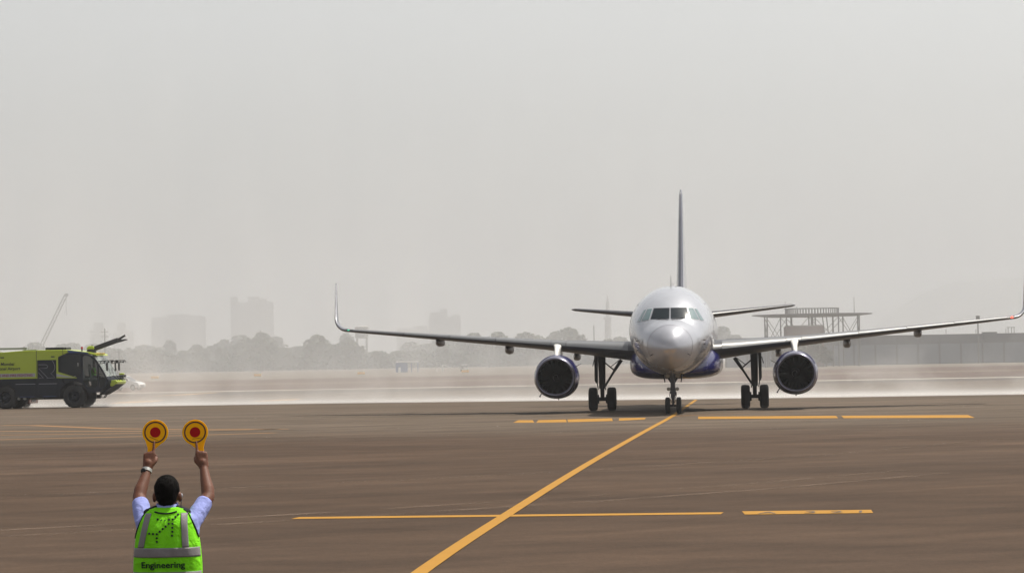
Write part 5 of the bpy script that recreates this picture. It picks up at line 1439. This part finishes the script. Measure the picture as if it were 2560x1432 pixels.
for i in range(75):
    px = -40 + i * 22 + rnd.uniform(-8, 8); Y = 1055 + rnd.uniform(0, 60)
    put(low, px2x(px, Y), Y, rnd.uniform(0.9, 1.4), rnd.uniform(0.8, 1.5), rnd.uniform(-0.3, 0.3))
for i in range(30):
    px = -20 + i * 40 + rnd.uniform(-18, 18); Y = 1350 + rnd.uniform(0, 120)
    if 880 < px < 1000: continue
    put(protos[rnd.randrange(3)][0], px2x(px, Y), Y, rnd.uniform(1.5, 2.1), rnd.uniform(0.75, 1.0), rnd.uniform(0, 6.28))
fwo = fw.build('far_wood', M_leaf2, smooth=0, fix=False)
tag(fwo, 'grey hazy belt of trees and undergrowth running behind the spray', 'wood', kind='stuff')
for px, Y, sc, lb_ in ((1955, 774, 0.75, 'shrub against the left front corner of the reddish building under the platform'), (2035, 772, 0.8, 'tallest shrub in front of the right half of the reddish building'), (2062, 775, 0.6, 'smallest shrub just right of the reddish building under the platform'), (1940, 777, 0.65, 'leftmost shrub beside the reddish building under the platform'), (2000, 770, 0.75, 'shrub at the middle of the reddish building front')):
    tree(px2x(px, Y), Y, 2, sc, 1.0, rnd.uniform(0, 6.28), lb_, 'shrubs around the beacon building', M_leaf)
for px, Y, sc, lb_ in ((1800, 1300, 1.7, 'taller faint grey tree touching the right side of the fuselage'), (1835, 1320, 1.3, 'lower faint grey tree one step right of the fuselage')):
    tree(px2x(px, Y), Y, 0, sc, 1.0, rnd.uniform(0, 6.28), lb_, 'faint trees right of the fuselage', M_leaf2)
# wooded hill far right
def hill():
    mb = MB(); nx, ny = 80, 14; rows = []
    for j in range(ny + 1):
        v = j / ny; row = []
        for i in range(nx + 1):
            u = i / nx; X = 1225 + 3900 * u
            h = 268 * min(1, max(0, (X - 1250) / 310.0)) ** 0.5 * math.sin(math.pi * min(1, v * 1.0)) ** 0.6
            h *= 1 + 0.06 * noise.noise(Vector((X * 0.006, v * 2, 0))) + 0.03 * noise.noise(Vector((X * 0.03, v * 6, 2)))
            if u > 0.8: h *= max(0.0, 1 - (u - 0.8) / 0.2) ** 0.5
            row.append(Vector((X, 10100 + 1400 * v, max(0.0, h) - 0.5)))
        rows.append(row)
    mb.rings(rows, caps=False, closed=False)
    o = mb.build('hill', M_leaf2h, smooth=60)
    tag(o, kind='structure')
M_leaf2h = mat('wooded_hill_green', (0.10, 0.105, 0.085), 0.95, var=0.4, scale=0.02, spec=0.05)
hill()
HAZE_D = 0.00026
SPRAY_LOW = 0.26
SPRAY_HIGH = 0.0080
SPRAY_MID = 0.042
# ------------------------------------------------------------------ air: haze and drifting spray
def haze_box(name, lo, hi, density, color, aniso):
    mb = MB(); mb.box([(a + b) / 2 for a, b in zip(lo, hi)], [b - a for a, b in zip(lo, hi)])
    m = bpy.data.materials.new(name + '_volume'); m.use_nodes = True
    nt = m.node_tree
    nt.nodes.remove(nt.nodes['Principled BSDF'])
    pv = nt.nodes.new('ShaderNodeVolumePrincipled')
    pv.inputs['Color'].default_value = color + (1,)
    pv.inputs['Density'].default_value = density
    pv.inputs['Anisotropy'].default_value = aniso
    nt.links.new(pv.outputs[0], nt.nodes['Material Output'].inputs['Volume'])
    o = mb.build(name, m, smooth=0)
    tag(o, 'pale hazy air over the whole airfield', 'haze', kind='stuff')
    return o
haze_box('haze', (-GS - 100, -400, -1.0), (GS + 100, 2 * GS + 100, 340.0), HAZE_D, (0.765, 0.785, 0.81), 0.65)

def spray():
    # curtain of fine spray drifting behind the aircraft and the fire engine
    front = [(-110, 211), (-36, 209.5), (-26, 204), (-11, 200), (10.2, 188), (19.6, 183.6), (30.3, 180.7), (110, 172)]
    back = [(110, 225), (-110, 262)]
    mb = MB(); mb.prism(front + back, 0.02, 40.0, 'XY')
    m = bpy.data.materials.new('water_spray_volume'); m.use_nodes = True
    nt = m.node_tree; N = nt.nodes; L = nt.links
    N.remove(N['Principled BSDF'])
    pv = N.new('ShaderNodeVolumePrincipled')
    pv.inputs['Color'].default_value = (0.99, 0.985, 0.98, 1)
    pv.inputs['Anisotropy'].default_value = 0.1
    tc = N.new('ShaderNodeTexCoord'); sx = N.new('ShaderNodeSeparateXYZ')
    L.new(tc.outputs['Object'], sx.inputs[0])
    def math_(op, a, b=None, c=None):
        n = N.new('ShaderNodeMath'); n.operation = op
        for i, q in enumerate((a, b, c)):
            if q is None: continue
            if isinstance(q, (int, float)): n.inputs[i].default_value = q
            else: L.new(q, n.inputs[i])
        return n.outputs[0]
    z = sx.outputs['Z']
    def expz(h): return math_('EXPONENT', math_('MULTIPLY', z, -1.0 / h))
    mp = N.new('ShaderNodeMapping'); mp.inputs['Scale'].default_value = (0.24, 0.06, 0.055)
    mp.inputs['Rotation'].default_value = (0, 0.12, 0)
    L.new(tc.outputs['Object'], mp.inputs['Vector'])
    nz = N.new('ShaderNodeTexNoise'); nz.inputs['Scale'].default_value = 1.0; nz.inputs['Detail'].default_value = 3.5; nz.inputs['Roughness'].default_value = 0.55; nz.inputs['Distortion'].default_value = 0.6
    L.new(mp.outputs['Vector'], nz.inputs['Vector'])
    mr = N.new('ShaderNodeMapRange'); mr.inputs['From Min'].default_value = 0.38; mr.inputs['From Max'].default_value = 0.66
    mr.inputs['To Min'].default_value = 0.5; mr.inputs['To Max'].default_value = 1.6
    L.new(nz.outputs['Fac'], mr.inputs['Value'])
    m2 = N.new('ShaderNodeMapping'); m2.inputs['Scale'].default_value = (0.20, 0.09, 0.26)
    m2.inputs['Rotation'].default_value = (0, 0.35, 0)
    L.new(tc.outputs['Object'], m2.inputs['Vector'])
    n2 = N.new('ShaderNodeTexNoise'); n2.inputs['Scale'].default_value = 1.0; n2.inputs['Detail'].default_value = 5; n2.inputs['Roughness'].default_value = 0.6; n2.inputs['Distortion'].default_value = 1.0
    L.new(m2.outputs['Vector'], n2.inputs['Vector'])
    puff = N.new('ShaderNodeMapRange'); puff.inputs['From Min'].default_value = 0.50; puff.inputs['From Max'].default_value = 0.78
    puff.inputs['To Min'].default_value = 0.0; puff.inputs['To Max'].default_value = 2.6
    L.new(n2.outputs['Fac'], puff.inputs['Value'])
    # thicker towards the fire engine, thinner at the right
    xr = N.new('ShaderNodeMapRange'); xr.inputs['From Min'].default_value = -30; xr.inputs['From Max'].default_value = 30
    xr.inputs['To Min'].default_value = 1.3; xr.inputs['To Max'].default_value = 0.42
    L.new(sx.outputs['X'], xr.inputs['Value'])
    # the splash layer hugs the ground along the front edge of the curtain
    df = math_('ADD', math_('MULTIPLY_ADD', sx.outputs['X'], 0.416, sx.outputs['Y']), -193.2)
    near = math_('EXPONENT', math_('MULTIPLY', math_('MAXIMUM', df, 0.0), -1.0 / 7.0))
    d = math_('ADD', math_('MULTIPLY', math_('MULTIPLY', math_('MULTIPLY_ADD', expz(0.11), 2.6, math_('MULTIPLY', expz(0.5), 0.12)), near), SPRAY_LOW), math_('MULTIPLY', math_('MULTIPLY', expz(13.0), SPRAY_HIGH), math_('MULTIPLY', mr.outputs[0], xr.outputs[0])))
    d = math_('ADD', d, math_('MULTIPLY', math_('MULTIPLY', math_('MULTIPLY', expz(3.4), puff.outputs[0]), math_('EXPONENT', math_('MULTIPLY', math_('MAXIMUM', df, 0.0), -1.0 / 9.0))), SPRAY_MID))
    L.new(d, pv.inputs['Density'])
    L.new(pv.outputs[0], N['Material Output'].inputs['Volume'])
    m.cycles.volume_step_rate = 0.5
    o = mb.build('water_spray', m, smooth=0)
    tag(o, 'white curtain of fine water spray drifting behind the airliner and the fire engine', 'spray', kind='stuff')
spray()
